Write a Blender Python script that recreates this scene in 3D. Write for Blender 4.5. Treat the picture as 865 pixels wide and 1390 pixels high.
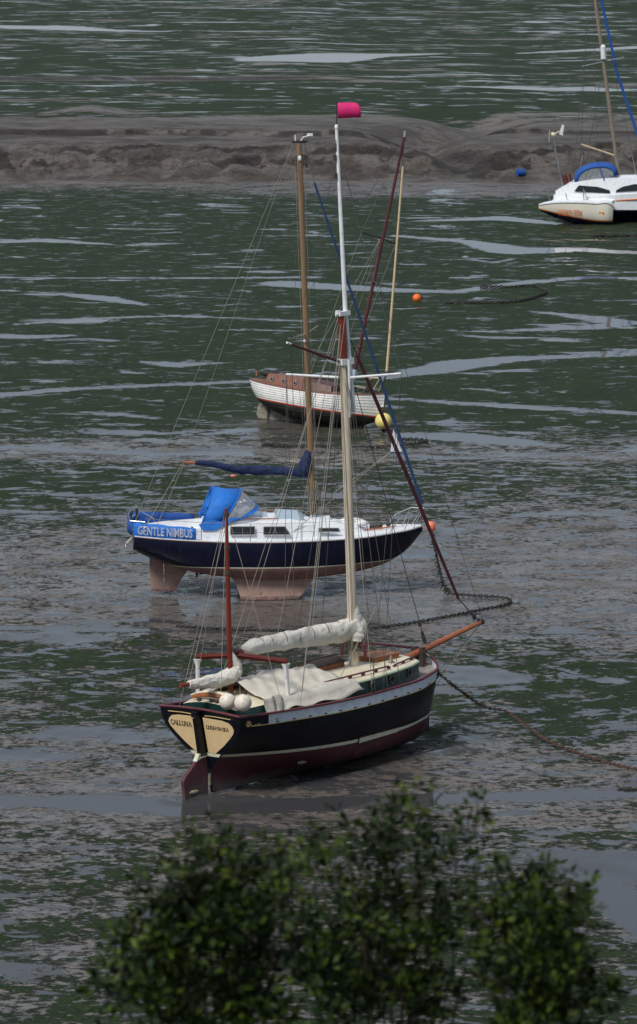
import bpy, bmesh, math, random
import numpy as np
from mathutils import Vector, Matrix, Euler
R = math.radians
random.seed(7); rng = np.random.default_rng(7)
for o in list(bpy.data.objects): bpy.data.objects.remove(o)
SC = bpy.context.scene
COL = SC.collection

# ------------------------------------------------------------------ camera, sky, sun, exposure
F = 5040.0; PITCH = math.atan(875.0/5040.0); HC = 20.0      # photo pixels are 865 x 1390
cam_d = bpy.data.cameras.new('camera'); cam = bpy.data.objects.new('camera', cam_d); COL.objects.link(cam)
cam.location = (0, 0, HC); cam.rotation_euler = (R(90) - PITCH, 0, 0)
cam_d.sensor_fit = 'VERTICAL'; cam_d.sensor_height = 36.0; cam_d.lens = 36.0*F/1390.0
cam_d.clip_start = 0.5; cam_d.clip_end = 20000
cam_d.dof.use_dof = True; cam_d.dof.focus_distance = 95; cam_d.dof.aperture_fstop = 4.4
SC.camera = cam
SUN_EL, SUN_AZ = 50.0, 222.0         # azimuth measured clockwise from +Y: behind the camera, slightly left
w = bpy.data.worlds.new('World'); SC.world = w; w.use_nodes = True
nt = w.node_tree; bgn = nt.nodes['Background']; sky = nt.nodes.new('ShaderNodeTexSky'); sky.sky_type = 'NISHITA'
sky.sun_disc = False; sky.sun_elevation = R(SUN_EL); sky.sun_rotation = R(SUN_AZ)
sky.air_density = 1.0; sky.dust_density = 1.2; sky.ozone_density = 1.5
# thin even cloud over the blue: sky colour mixed with a flat grey-blue cloud sheet
cm = nt.nodes.new('ShaderNodeMix'); cm.data_type = 'RGBA'; cm.inputs[0].default_value = 0.72
nt.links.new(sky.outputs[0], cm.inputs[6]); cm.inputs[7].default_value = (4.3, 5.0, 5.9, 1)
nt.links.new(cm.outputs[2], bgn.inputs[0]); bgn.inputs[1].default_value = 0.07
sl = bpy.data.lights.new('sun', 'SUN'); so = bpy.data.objects.new('sun', sl); COL.objects.link(so)
sl.energy = 2.3; sl.angle = R(17); sl.color = (1.0, 0.96, 0.90)
az = R(SUN_AZ); el = R(SUN_EL)
sdir = Vector((math.sin(az)*math.cos(el), math.cos(az)*math.cos(el), math.sin(el)))
so.rotation_euler = sdir.to_track_quat('Z', 'Y').to_euler()
SC.view_settings.view_transform = 'Standard'; SC.view_settings.look = 'None'
SC.view_settings.exposure = 0.38; SC.view_settings.gamma = 1.0; SC.view_settings.use_curve_mapping = False

def ray(u, v):
    f = Vector((0, math.cos(PITCH), -math.sin(PITCH))); up = Vector((0, math.sin(PITCH), math.cos(PITCH)))
    return f*F + Vector((1, 0, 0))*(u-432.5) + up*(695-v)
def gp(u, v, z=0.0):
    d = ray(u, v); t = (z-HC)/d.z
    return Vector((d.x*t, d.y*t, z))
def at_d(u, v, D):
    d = ray(u, v); t = D/d.y
    return Vector((d.x*t, D, HC + d.z*t))

# ------------------------------------------------------------------ materials
def nd(nt, t, **k):
    n = nt.nodes.new(t)
    for a, b in k.items(): setattr(n, a, b)
    return n
def mat(name, col, rough=0.5, mud=None, scuff=0.0, metal=0.0, var=0.12, vscale=6.0, bump=0.0, bscale=30.0, spec=0.5, dirt=None, stretch=None, sss=0, trans=0, alpha=1):
    m = bpy.data.materials.new(name); m.use_nodes = True; nt = m.node_tree; b = nt.nodes['Principled BSDF']; L = nt.links.new
    b.inputs['Roughness'].default_value = rough; b.inputs['Metallic'].default_value = metal
    b.inputs['Specular IOR Level'].default_value = spec
    if trans: b.inputs['Transmission Weight'].default_value = trans
    if alpha < 1: b.inputs['Alpha'].default_value = alpha
    tc = nd(nt, 'ShaderNodeTexCoord'); mp = nd(nt, 'ShaderNodeMapping'); L(tc.outputs['Object'], mp.inputs[0])
    if stretch: mp.inputs['Scale'].default_value = stretch
    n = nd(nt, 'ShaderNodeTexNoise'); n.inputs['Scale'].default_value = vscale; n.inputs['Detail'].default_value = 6; n.inputs['Roughness'].default_value = 0.65
    L(mp.outputs[0], n.inputs['Vector'])
    r = nd(nt, 'ShaderNodeMapRange'); r.inputs[1].default_value = 0.3; r.inputs[2].default_value = 0.7
    L(n.outputs[0], r.inputs[0])
    mx = nd(nt, 'ShaderNodeMix', data_type='RGBA')
    c2 = dirt if dirt else tuple(c*(1-var*2.2) for c in col)
    c1 = tuple(min(1, c*(1+var)) for c in col)
    mx.inputs[6].default_value = (*c1, 1); mx.inputs[7].default_value = (*c2, 1)
    if dirt: r.inputs[1].default_value = 0.45; r.inputs[2].default_value = 0.85
    L(r.outputs[0], mx.inputs[0]); L(mx.outputs[2], b.inputs['Base Color'])
    if mud:        # dried mud splashed on the lowest part of the thing, broken up by noise
        sx = nd(nt, 'ShaderNodeSeparateXYZ'); L(tc.outputs['Object'], sx.inputs[0])
        nm = nd(nt, 'ShaderNodeTexNoise'); nm.inputs['Scale'].default_value = 5.0; nm.inputs['Detail'].default_value = 7; nm.inputs['Roughness'].default_value = .7; L(tc.outputs['Object'], nm.inputs['Vector'])
        ma = nd(nt, 'ShaderNodeMath', operation='MULTIPLY_ADD'); L(nm.outputs[0], ma.inputs[0]); ma.inputs[1].default_value = -1.3; L(sx.outputs[2], ma.inputs[2])
        mr = nd(nt, 'ShaderNodeMapRange'); L(ma.outputs[0], mr.inputs[0]); mr.inputs[1].default_value = mud-.65; mr.inputs[2].default_value = mud-.80; mr.inputs[3].default_value = 0; mr.inputs[4].default_value = .8
        m2 = nd(nt, 'ShaderNodeMix', data_type='RGBA'); L(mr.outputs[0], m2.inputs[0]); L(mx.outputs[2], m2.inputs[6]); m2.inputs[7].default_value = (.075, .063, .052, 1); L(m2.outputs[2], b.inputs['Base Color']); mx = m2
    if scuff:      # rain streaks and scuffs, paler than the paint
        ms = nd(nt, 'ShaderNodeMapping'); ms.inputs['Scale'].default_value = (9, 9, .8); L(tc.outputs['Object'], ms.inputs[0])
        ns = nd(nt, 'ShaderNodeTexNoise'); ns.inputs['Scale'].default_value = 1.6; ns.inputs['Detail'].default_value = 8; ns.inputs['Roughness'].default_value = .75; L(ms.outputs[0], ns.inputs['Vector'])
        mr = nd(nt, 'ShaderNodeMapRange'); L(ns.outputs[0], mr.inputs[0]); mr.inputs[1].default_value = .52; mr.inputs[2].default_value = .78; mr.inputs[4].default_value = scuff
        m3 = nd(nt, 'ShaderNodeMix', data_type='RGBA'); L(mr.outputs[0], m3.inputs[0]); L(mx.outputs[2], m3.inputs[6]); m3.inputs[7].default_value = (.16, .15, .13, 1); L(m3.outputs[2], b.inputs['Base Color'])
    if bump:
        n2 = nd(nt, 'ShaderNodeTexNoise'); n2.inputs['Scale'].default_value = bscale; n2.inputs['Detail'].default_value = 5
        L(mp.outputs[0], n2.inputs['Vector'])
        bp = nd(nt, 'ShaderNodeBump'); bp.inputs['Strength'].default_value = 0.6; bp.inputs['Distance'].default_value = bump
        L(n2.outputs[0], bp.inputs['Height']); L(bp.outputs[0], b.inputs['Normal'])
    return m
M = {}
M['black'] = mat('black_hull_paint', (0.003, 0.004, 0.009), 0.3, var=0.3, vscale=2, spec=.3, scuff=.10)
M['navy'] = mat('navy_hull_paint', (0.005, 0.007, 0.024), 0.25, var=0.2, vscale=1.5, spec=.35, scuff=.10)
M['maroon'] = mat('maroon_antifouling', (0.075, 0.016, 0.024), 0.6, mud=.30, scuff=.22, var=0.2, vscale=3, dirt=(0.045, 0.02, 0.02), stretch=(1, 1, 2.5))
M['pink'] = mat('faded_pink_antifouling', (0.31, 0.20, 0.165), 0.7, mud=.06, scuff=.2, var=0.12, vscale=3, dirt=(0.20, 0.105, 0.09))
M['pinkred'] = mat('pink_red_antifouling', (0.27, 0.15, 0.135), 0.7, mud=.02, scuff=.3, var=0.2, vscale=4)
M['cream'] = mat('cream_deck_paint', (0.70, 0.62, 0.46), 0.5, var=0.04, vscale=5, dirt=(0.5, 0.43, 0.30))
M['boot'] = mat('pale_boot_top_paint', (0.62, 0.62, 0.48), 0.5, var=0.05, dirt=(0.42, 0.38, 0.26))
M['beige'] = mat('beige_transom_paint', (0.72, 0.52, 0.28), 0.45, var=0.03)
M['gold'] = mat('gold_line_paint', (0.62, 0.48, 0.20), 0.45, var=0.1)
M['white'] = mat('white_paint', (0.76, 0.77, 0.78), 0.35, scuff=.12, var=0.03, dirt=(0.55, 0.54, 0.50))
M['gel'] = mat('white_gelcoat', (0.80, 0.82, 0.85), 0.3, var=0.02, dirt=(0.62, 0.63, 0.64))
M['band'] = mat('pale_blue_white_bulwark_paint', (0.62, 0.67, 0.74), 0.4, scuff=.25, var=0.04, dirt=(0.4, 0.43, 0.48))
M['green'] = mat('dark_green_cabin_paint', (0.010, 0.040, 0.034), 0.3, var=0.15)
M['rail'] = mat('maroon_rail_paint', (0.13, 0.022, 0.035), 0.45, var=0.15)
M['spar'] = mat('red_brown_varnished_spar', (0.20, 0.028, 0.012), 0.35, var=0.2, stretch=(1, 1, .2))
M['maroonspar'] = mat('maroon_canvas', (0.10, 0.02, 0.028), 0.6, var=0.2)
M['teak'] = mat('orange_brown_teak', (0.36, 0.115, 0.03), 0.45, var=0.2, vscale=12)
M['bowsprit'] = mat('varnished_bowsprit_wood', (0.42, 0.13, 0.055), 0.4, var=0.15, vscale=10)
M['darkwood'] = mat('dark_weathered_wood', (0.075, 0.05, 0.04), 0.6, var=0.25, vscale=10)
M['wood'] = mat('old_brown_cabin_wood', (0.24, 0.105, 0.07), 0.55, var=0.2, vscale=9)
M['redwood'] = mat('red_brown_cabin_wood', (0.10, 0.03, 0.022), 0.5, var=0.2, vscale=9)
M['mastcream'] = mat('cream_painted_mast', (0.62, 0.54, 0.42), 0.45, var=0.06, stretch=(4, 4, .3), dirt=(0.36, 0.26, 0.17))
M['mastbrown'] = mat('gold_anodised_mast', (0.30, 0.19, 0.105), 0.42, metal=0.25, var=0.1, vscale=3, stretch=(4, 4, .3))
M['mastgrey'] = mat('grey_brown_mast', (0.30, 0.24, 0.19), 0.45, metal=0.2, var=0.1)
M['canvas'] = mat('off_white_sailcloth', (0.66, 0.63, 0.56), 0.85, var=0.05, bump=0.05, bscale=5, dirt=(0.46, 0.42, 0.35), vscale=2.5)
M['tarp'] = mat('pale_grey_tarpaulin', (0.56, 0.52, 0.45), 0.85, var=0.05, bump=0.06, bscale=3.5, dirt=(0.38, 0.35, 0.29), vscale=3)
M['blue'] = mat('bright_blue_canvas', (0.014, 0.17, 0.62), 0.75, var=0.1, bump=0.03, bscale=7)
M['darkblue'] = mat('navy_blue_canvas', (0.005, 0.018, 0.075), 0.8, var=0.2, bump=0.03, bscale=8)
M['jibblue'] = mat('blue_sail_strip', (0.010, 0.045, 0.13), 0.75, var=0.15, bump=0.01, bscale=14)
M['midblue'] = mat('royal_blue_canvas', (0.010, 0.085, 0.36), 0.75, var=0.1, bump=0.02, bscale=7)
M['window'] = mat('dark_window_glass', (0.015, 0.017, 0.02), 0.08, var=0.1)
M['hatch'] = mat('pale_blue_hatch_glass', (0.42, 0.52, 0.60), 0.2, var=0.05)
M['vinyl'] = mat('clear_hood_vinyl', (0.42, 0.45, 0.48), 0.12, var=0.25, vscale=8, alpha=0.62)
M['steel'] = mat('stainless_steel', (0.55, 0.55, 0.55), 0.3, metal=0.9, var=0.08)
M['wire'] = mat('rigging_wire', (0.10, 0.095, 0.09), 0.5, metal=0.3, var=0.1)
M['rope'] = mat('pale_rigging_rope', (0.30, 0.27, 0.22), 0.8, var=0.15)
M['tarred'] = mat('dark_tarred_rope', (0.03, 0.027, 0.027), 0.8, var=0.2)
M['weed'] = mat('weedy_rope', (0.022, 0.025, 0.018), 0.8, var=0.3, bump=0.02)
M['rust'] = mat('rusty_chain_iron', (0.085, 0.042, 0.030), 0.8, var=0.35, vscale=15)
M['darkiron'] = mat('muddy_dark_iron', (0.028, 0.025, 0.024), 0.75, var=0.3)
M['pinkflag'] = mat('magenta_cloth', (0.68, 0.02, 0.17), 0.8, var=0.05)
M['orange'] = mat('orange_buoy_plastic', (0.85, 0.20, 0.10), 0.45, var=0.06, vscale=9, dirt=(0.6, 0.16, 0.09))
M['orange2'] = mat('bright_orange_buoy_plastic', (0.95, 0.16, 0.02), 0.45, var=0.06)
M['yellow'] = mat('pale_yellow_buoy_plastic', (0.80, 0.66, 0.20), 0.45, var=0.06, dirt=(0.5, 0.42, 0.14), vscale=8)
M['fender'] = mat('off_white_fender_vinyl', (0.72, 0.66, 0.56), 0.5, var=0.04, dirt=(0.42, 0.36, 0.29), vscale=9)
M['clinker'] = mat('white_clinker_paint', (0.76, 0.75, 0.73), 0.45, scuff=.3, var=0.04, dirt=(0.5, 0.47, 0.42), vscale=4)
M['lapshade'] = mat('painted_lap_shadow', (0.58, 0.57, 0.55), 0.6, var=0.2)  # lap shadow painted as a darker strip along each plank edge
M['redline'] = mat('red_boot_line', (0.55, 0.05, 0.025), 0.5, var=0.15, dirt=(0.2, 0.05, 0.03))
M['slime'] = mat('dark_fouled_bottom', (0.016, 0.017, 0.015), 0.65, var=0.35, vscale=5, bump=0.02, bscale=18, dirt=(0.07, 0.065, 0.05))
M['barn'] = mat('pale_barnacled_bottom', (0.20, 0.18, 0.145), 0.85, var=0.3, vscale=9, bump=0.03, bscale=25, dirt=(0.05, 0.05, 0.04))
M['text'] = mat('white_lettering', (0.82, 0.82, 0.82), 0.6, var=0.01)
M['textdark'] = mat('dark_lettering', (0.03, 0.02, 0.02), 0.6, var=0.01)
M['textorange'] = mat('orange_lettering', (0.80, 0.26, 0.02), 0.6, var=0.05)
M['palegreen'] = mat('pale_green_trim', (0.40, 0.52, 0.36), 0.5, var=0.05)
M['bluedrum'] = mat('blue_plastic', (0.01, 0.07, 0.33), 0.5, var=0.1)
M['engine'] = mat('dark_red_outboard', (0.12, 0.02, 0.02), 0.5, var=0.1)
M['bark'] = mat('brown_bark', (0.06, 0.045, 0.03), 0.85, var=0.3, vscale=20)
M['yacht_orange'] = mat('orange_hull_line', (0.62, 0.20, 0.05), 0.4, var=0.05)
M['foredeck'] = mat('grey_weathered_deck', (0.30, 0.27, 0.24), 0.7, var=0.2)

# ------------------------------------------------------------------ mesh helpers
class MB:
    def __init__(s): s.v = []; s.f = []; s.m = []
    def add(s, vs, fs, m=0):
        o = len(s.v); s.v += [tuple(p) for p in vs]
        for f in fs: s.f.append(tuple(i+o for i in f)); s.m.append(m)
    def box(s, c, d, rz=0, m=0, rot=None):
        q = rot if rot else Euler((0, 0, rz))
        mm = q.to_matrix(); hx, hy, hz = d[0]/2, d[1]/2, d[2]/2
        vs = [Vector(c)+mm @ Vector((x, y, z)) for x in (-hx, hx) for y in (-hy, hy) for z in (-hz, hz)]
        s.add(vs, [(0,1,3,2),(4,6,7,5),(0,4,5,1),(2,3,7,6),(0,2,6,4),(1,5,7,3)], m)
    def tube(s, pts, rad, n=8, m=0, cap=True, flat=(1, 1), wob=0.0, up=None):
        pts = [Vector(p) for p in pts]; k = len(pts)
        if not hasattr(rad, '__len__'): rad = [rad]*k
        rings = []
        for i, p in enumerate(pts):
            t = (pts[min(i+1, k-1)]-pts[max(i-1, 0)]).normalized()
            ref = Vector(up) if up else (Vector((0, 0, 1)) if abs(t.z) < 0.9 else Vector((1, 0, 0)))
            a = t.cross(ref).normalized(); b = a.cross(t).normalized()
            ring = []
            for j in range(n):
                an = 2*math.pi*j/n; rr = rad[i]*(1+wob*(random.random()-.5))
                ring.append(p+a*math.cos(an)*rr*flat[0]+b*math.sin(an)*rr*flat[1])
            rings.append(ring)
        s.loft(rings, True, m, cap)
    def loft(s, rings, closed=True, m=0, cap=True):
        n = len(rings[0]); vs = [p for r in rings for p in r]; fs = []
        for i in range(len(rings)-1):
            for j in range(n if closed else n-1):
                j2 = (j+1) % n
                fs.append((i*n+j, i*n+j2, (i+1)*n+j2, (i+1)*n+j))
        if cap and closed:
            fs.append(tuple(range(n))[::-1]); fs.append(tuple((len(rings)-1)*n+j for j in range(n)))
        s.add(vs, fs, m)
    def sphere(s, c, r, n=16, k=10, m=0, sc=(1, 1, 1)):
        rings = []
        for i in range(k+1):
            ph = math.pi*(i/k); rr = max(math.sin(ph), 0.01)
            rings.append([Vector(c)+Vector((r*sc[0]*rr*math.cos(2*math.pi*j/n), r*sc[1]*rr*math.sin(2*math.pi*j/n), -r*sc[2]*math.cos(ph))) for j in range(n)])
        s.loft(rings, True, m, True)
    def poly(s, pts, thick, nrm, m=0):
        nrm = Vector(nrm).normalized()*thick; n = len(pts)
        a = [Vector(p) for p in pts]; b = [p+nrm for p in a]
        s.add(a+b, [tuple(range(n))[::-1], tuple(range(n, 2*n))]+[(i, (i+1) % n, n+(i+1) % n, n+i) for i in range(n)], m)
    def build(s, name, mats, parent=None, smooth=True, angle=35, merge=0.0):
        me = bpy.data.meshes.new(name); me.from_pydata(s.v, [], s.f)
        if not isinstance(mats, (list, tuple)): mats = [mats]
        for q in mats: me.materials.append(M[q] if isinstance(q, str) else q)
        me.polygons.foreach_set('material_index', s.m); me.update()
        bm = bmesh.new(); bm.from_mesh(me)
        if merge: bmesh.ops.remove_doubles(bm, verts=bm.verts, dist=merge)
        bmesh.ops.recalc_face_normals(bm, faces=bm.faces)
        if smooth:
            for f in bm.faces: f.smooth = True
            ca = R(angle)
            for e in bm.edges:
                if len(e.link_faces) == 2 and e.calc_face_angle(0) > ca: e.smooth = False
        bm.to_mesh(me); bm.free()
        o = bpy.data.objects.new(name, me); COL.objects.link(o)
        if parent: o.parent = parent
        return o
def tag(o, label=None, cat=None, group=None, kind=None):
    if label: o['label'] = label
    if cat: o['category'] = cat
    if group: o['group'] = group
    if kind: o['kind'] = kind
    return o
def empty(name, loc, rot=(0, 0, 0)):
    o = bpy.data.objects.new(name, None); COL.objects.link(o); o.location = loc; o.rotation_euler = rot; o.empty_display_size = 0.3
    return o
def mtx(o): return Matrix.LocRotScale(o.location, o.rotation_euler, o.scale)
def on(o, u, v, y=None, x=None, z=None):
    """boat-frame point seen at photo pixel (u, v) lying in the boat's plane y=, x= or z= const"""
    mi = mtx(o).inverted(); c = mi @ Vector((0, 0, HC)); d = mi.to_3x3() @ ray(u, v)
    ax, val = (1, y) if y is not None else ((0, x) if x is not None else (2, z))
    t = (val-c[ax])/d[ax]
    return c+d*t
def proj(p):
    d = Vector(p)-Vector((0, 0, HC)); dep = d.y*math.cos(PITCH)-d.z*math.sin(PITCH)
    return (432.5+F*d.x/dep, 695-F*(d.y*math.sin(PITCH)+d.z*math.cos(PITCH))/dep)
def herm(xk, yk, x):
    xk = np.asarray(xk, float); yk = np.asarray(yk, float); x = np.asarray(x, float)
    m = np.gradient(yk, xk) if yk.ndim == 1 else np.gradient(yk, xk, axis=0)
    i = np.clip(np.searchsorted(xk, x)-1, 0, len(xk)-2); h = xk[i+1]-xk[i]; t = np.clip((x-xk[i])/h, 0, 1)
    if yk.ndim > 1: h = h[:, None]; t = t[:, None]
    return (2*t**3-3*t**2+1)*yk[i]+(t**3-2*t**2+t)*h*m[i]+(-2*t**3+3*t**2)*yk[i+1]+(t**3-t**2)*h*m[i+1]
def wire(par, a, b, r=0.006, mt='wire', name='stay', sag=0.0, n=1):
    a = Vector(a); b = Vector(b); pts = []
    k = 10 if sag else n
    for i in range(k+1):
        t = i/k; p = a.lerp(b, t); p.z -= sag*4*t*(1-t); pts.append(p)
    q = MB(); q.tube(pts, r*1.12, 5); return q.build(name, mt, par)

def hsh(i, j, s): 
    n = (i*374761393+j*668265263+s*1442695041) & 0xffffffff
    n = ((n ^ (n >> 13))*1274126177) & 0xffffffff
    return ((n ^ (n >> 16)) & 0xffff)/65535.0
def vnoise(x, y, s=0):
    xi = np.floor(x).astype(np.int64); yi = np.floor(y).astype(np.int64); fx = x-xi; fy = y-yi
    fx = fx*fx*(3-2*fx); fy = fy*fy*(3-2*fy)
    return (hsh(xi, yi, s)*(1-fx)+hsh(xi+1, yi, s)*fx)*(1-fy)+(hsh(xi, yi+1, s)*(1-fx)+hsh(xi+1, yi+1, s)*fx)*fy
def fbm(x, y, o=4, s=0):
    r = 0; a = .5; t = 0
    for k in range(o): r = r+a*vnoise(x*2**k, y*2**k, s+k*17); t += a; a *= .5
    return r/t
def cloth_tube(q, pts, rad, n=26, amp=.2, seed=1, up=None, flat=(1, 1), m=0, per=14):
    """wrinkled cloth roll: creases wander round and along the roll"""
    pts = [Vector(p) for p in pts]; K = np.array([list(p) for p in pts]); k = len(pts); T_ = np.linspace(0, k-1, max(30, int(per*k**.8)))
    C_ = herm(np.arange(k), K, T_); Rd = np.interp(T_, np.arange(k), rad); seg = np.concatenate([[0], np.cumsum(np.linalg.norm(np.diff(C_, axis=0), axis=1))])
    rings = []; N = len(T_)
    for i in range(N):
        p = Vector(C_[i]); t = (Vector(C_[min(i+1, N-1)])-Vector(C_[max(i-1, 0)])).normalized(); ref = Vector(up) if up else (Vector((0, 0, 1)) if abs(t.z) < .9 else Vector((1, 0, 0)))
        a = t.cross(ref).normalized(); b = a.cross(t).normalized(); ring = []
        for j in range(n):
            an = 2*math.pi*j/n; x1 = math.cos(an)*1.5+seed*7; y1 = math.sin(an)*1.5; l = seg[i]*3.2
            f = float(fbm(np.array([x1+l*.9]), np.array([y1+l*.6+20]), 3, seed)[0])-.5; g = 1-abs(2*float(fbm(np.array([x1*1.6-l]), np.array([y1*1.6+l*1.3+50]), 2, seed+5)[0])-1)
            rr = Rd[i]*(1+amp*f*1.6-amp*.55*(g**4)); sag = -.12*Rd[i]*max(0, -math.sin(an)) if not up else 0
            ring.append(p+a*math.cos(an)*rr*flat[0]+b*(math.sin(an)*rr*flat[1]+sag))
        rings.append(ring)
    q.loft(rings, True, m)
class Hull:
    """half-breadth table hull; rows follow either fixed heights or the sheer"""
    def __init__(s, xs, zk, zs, tk, bt, warp=None, N=48):
        s.x = np.linspace(xs[0], xs[-1], N)
        s.x = np.unique(np.concatenate([s.x, xs[-1]-np.array([.05, .1, .18, .28])]))
        s.zk = herm(xs, zk, s.x); s.zs = herm(xs, zs, s.x); s.bt = np.maximum(herm(xs, np.array(bt), s.x), 0.012); s.tk = tk
        s.warp = warp or (lambda x, z: x)
        s.xs, s.z_k, s.z_s = xs, zk, zs
    def b(s, i, z):
        t = np.clip((z-s.zk[i])/max(1e-4, s.zs[i]-s.zk[i]), 0, 1)
        return float(herm(s.tk, s.bt[i], np.array([t]))[0]) if True else 0
    def bx(s, x, z):
        i = int(np.argmin(abs(s.x-x))); return s.b(i, z)
    def sheer(s, x): return float(np.interp(x, s.x, s.zs))
    def side(s, x, z, sgn=-1, off=0.0):
        i = int(np.clip(np.searchsorted(s.x, x)-1, 0, len(s.x)-2)); t = (x-s.x[i])/(s.x[i+1]-s.x[i])
        bb = s.b(i, z)*(1-t)+s.b(i+1, z)*t
        return Vector((s.warp(x, z), sgn*(bb+off), z))
    def build(s, parent, bands, mats, top=0.0, name='hull', lap=0.0):
        """bands: list of (zfn(i) upper edge, material index, subdivisions)"""
        q = MB(); N = len(s.x)
        zlo = s.zk.copy()
        for zf, mi, k in bands:
            zhi = np.array([min(max(zf(i), s.zk[i]), s.zs[i]) for i in range(N)])
            for sg in (-1, 1):
                rows = []
                for r in range(k+1):
                    row = []
                    for i in range(N):
                        z = zlo[i]+(zhi[i]-zlo[i])*r/k
                        row.append(Vector((s.warp(s.x[i], z), sg*s.b(i, z), z)))
                    rows.append(row)
                if lap:      # clinker: each plank its own slightly overlapping strake
                    for r in range(k):
                        lo = [p+Vector((0, sg*lap, 0)) for p in rows[r]]
                        q.loft([rows[r], lo, rows[r+1]], False, mi)
                else: q.loft(rows, False, mi)
            zlo = zhi
        # transom closing
        zz = np.linspace(s.zk[0], s.zs[0], 14)
        L = [Vector((s.warp(s.x[0], z), -s.b(0, z), z)) for z in zz]; Rr = [Vector((s.warp(s.x[0], z), s.b(0, z), z)) for z in zz]
        q.loft([L, Rr], False, bands[-2][1] if len(bands) > 1 else 0)
        return q.build(name, mats, parent, merge=0.0015, angle=40)
    def deck(s, parent, drop, mats, inset=0.03, camber=0.06, x0=None, x1=None, name='deck'):
        q = MB(); rows = []
        for i in range(len(s.x)):
            if x0 is not None and s.x[i] < x0: continue
            if x1 is not None and s.x[i] > x1: continue
            z = s.zs[i]-drop; b = max(0.005, s.b(i, s.zs[i])-inset); x = s.warp(s.x[i], z)
            rows.append([Vector((x, b*t, z+camber*(1-t*t)*min(1, b))) for t in (-1, -.6, -.3, 0, .3, .6, 1)])
        q.loft(rows, False, 0); return q.build(name, mats, parent)
    def railing(s, parent, w, h, mt, name='rail', zoff=0.0, off=0.0, x0=None, x1=None):
        q = MB()
        for sg in (-1, 1):
            rings = []
            for i in range(len(s.x)):
                if x0 is not None and s.x[i] < x0: continue
                if x1 is not None and s.x[i] > x1: continue
                z = s.zs[i]+zoff; b = s.b(i, s.zs[i]+min(0, zoff))+off; x = s.warp(s.x[i], z)
                rings.append([Vector((x, sg*(b-w/2), z-h/2)), Vector((x, sg*(b+w/2), z-h/2)), Vector((x, sg*(b+w/2), z+h/2)), Vector((x, sg*(b-w/2), z+h/2))])
            q.loft(rings, True, 0)
        return q.build(name, mt, parent)
def trunk(st, name, mats, parent, topmat=0):
    """st: (x, half width at base, z base, half width at top, z top, crown)"""
    q = MB(); sides = []; tops = []
    for x, wb, zb, wt, zt, cr in st:
        xo = x if not isinstance(x, tuple) else x[0]; xt = xo if not isinstance(x, tuple) else x[1]
        sides.append([Vector((xo, -wb, zb)), Vector((xt, -wt, zt)), Vector((xt, wt, zt)), Vector((xo, wb, zb))])
        tops.append([Vector((xt, wt*t, zt+cr*(1-t*t))) for t in (-1, -.75, -.5, -.25, 0, .25, .5, .75, 1)])
    for a, b in ((0, 1), (2, 3)):
        q.loft([[r[a] for r in sides], [r[b] for r in sides]], False, 0)
    q.loft(tops, False, topmat)
    for k in (0, -1):
        n = len(tops[k]); q.add([sides[k][0]]+tops[k]+[sides[k][3]], [tuple(range(n+2))], 0)
    return q.build(name, mats, parent, merge=0.001)
def text_mesh(s, size, origin, xd, yd, mt, parent, name='lettering', ext=0.004, shear=0.0, sx=1.0, bold=0.0):
    c = bpy.data.curves.new('t', 'FONT'); c.body = s; c.size = size; c.extrude = ext; c.shear = shear; c.offset = bold; c.space_character = 1.05
    o = bpy.data.objects.new('t', c); COL.objects.link(o)
    bpy.context.view_layer.update()
    me = bpy.data.meshes.new_from_object(o.evaluated_get(bpy.context.evaluated_depsgraph_get()))
    bpy.data.objects.remove(o)
    me.name = name; me.materials.clear(); me.materials.append(M[mt])
    xd = Vector(xd).normalized(); yd = (Vector(yd)-xd*Vector(yd).dot(xd)).normalized(); zd = xd.cross(yd)
    mm = Matrix((( xd.x*sx, yd.x, zd.x, origin[0]), (xd.y*sx, yd.y, zd.y, origin[1]), (xd.z*sx, yd.z, zd.z, origin[2]), (0, 0, 0, 1)))
    me.transform(mm)
    ob = bpy.data.objects.new(name, me); COL.objects.link(ob); ob.parent = parent; return ob
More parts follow.
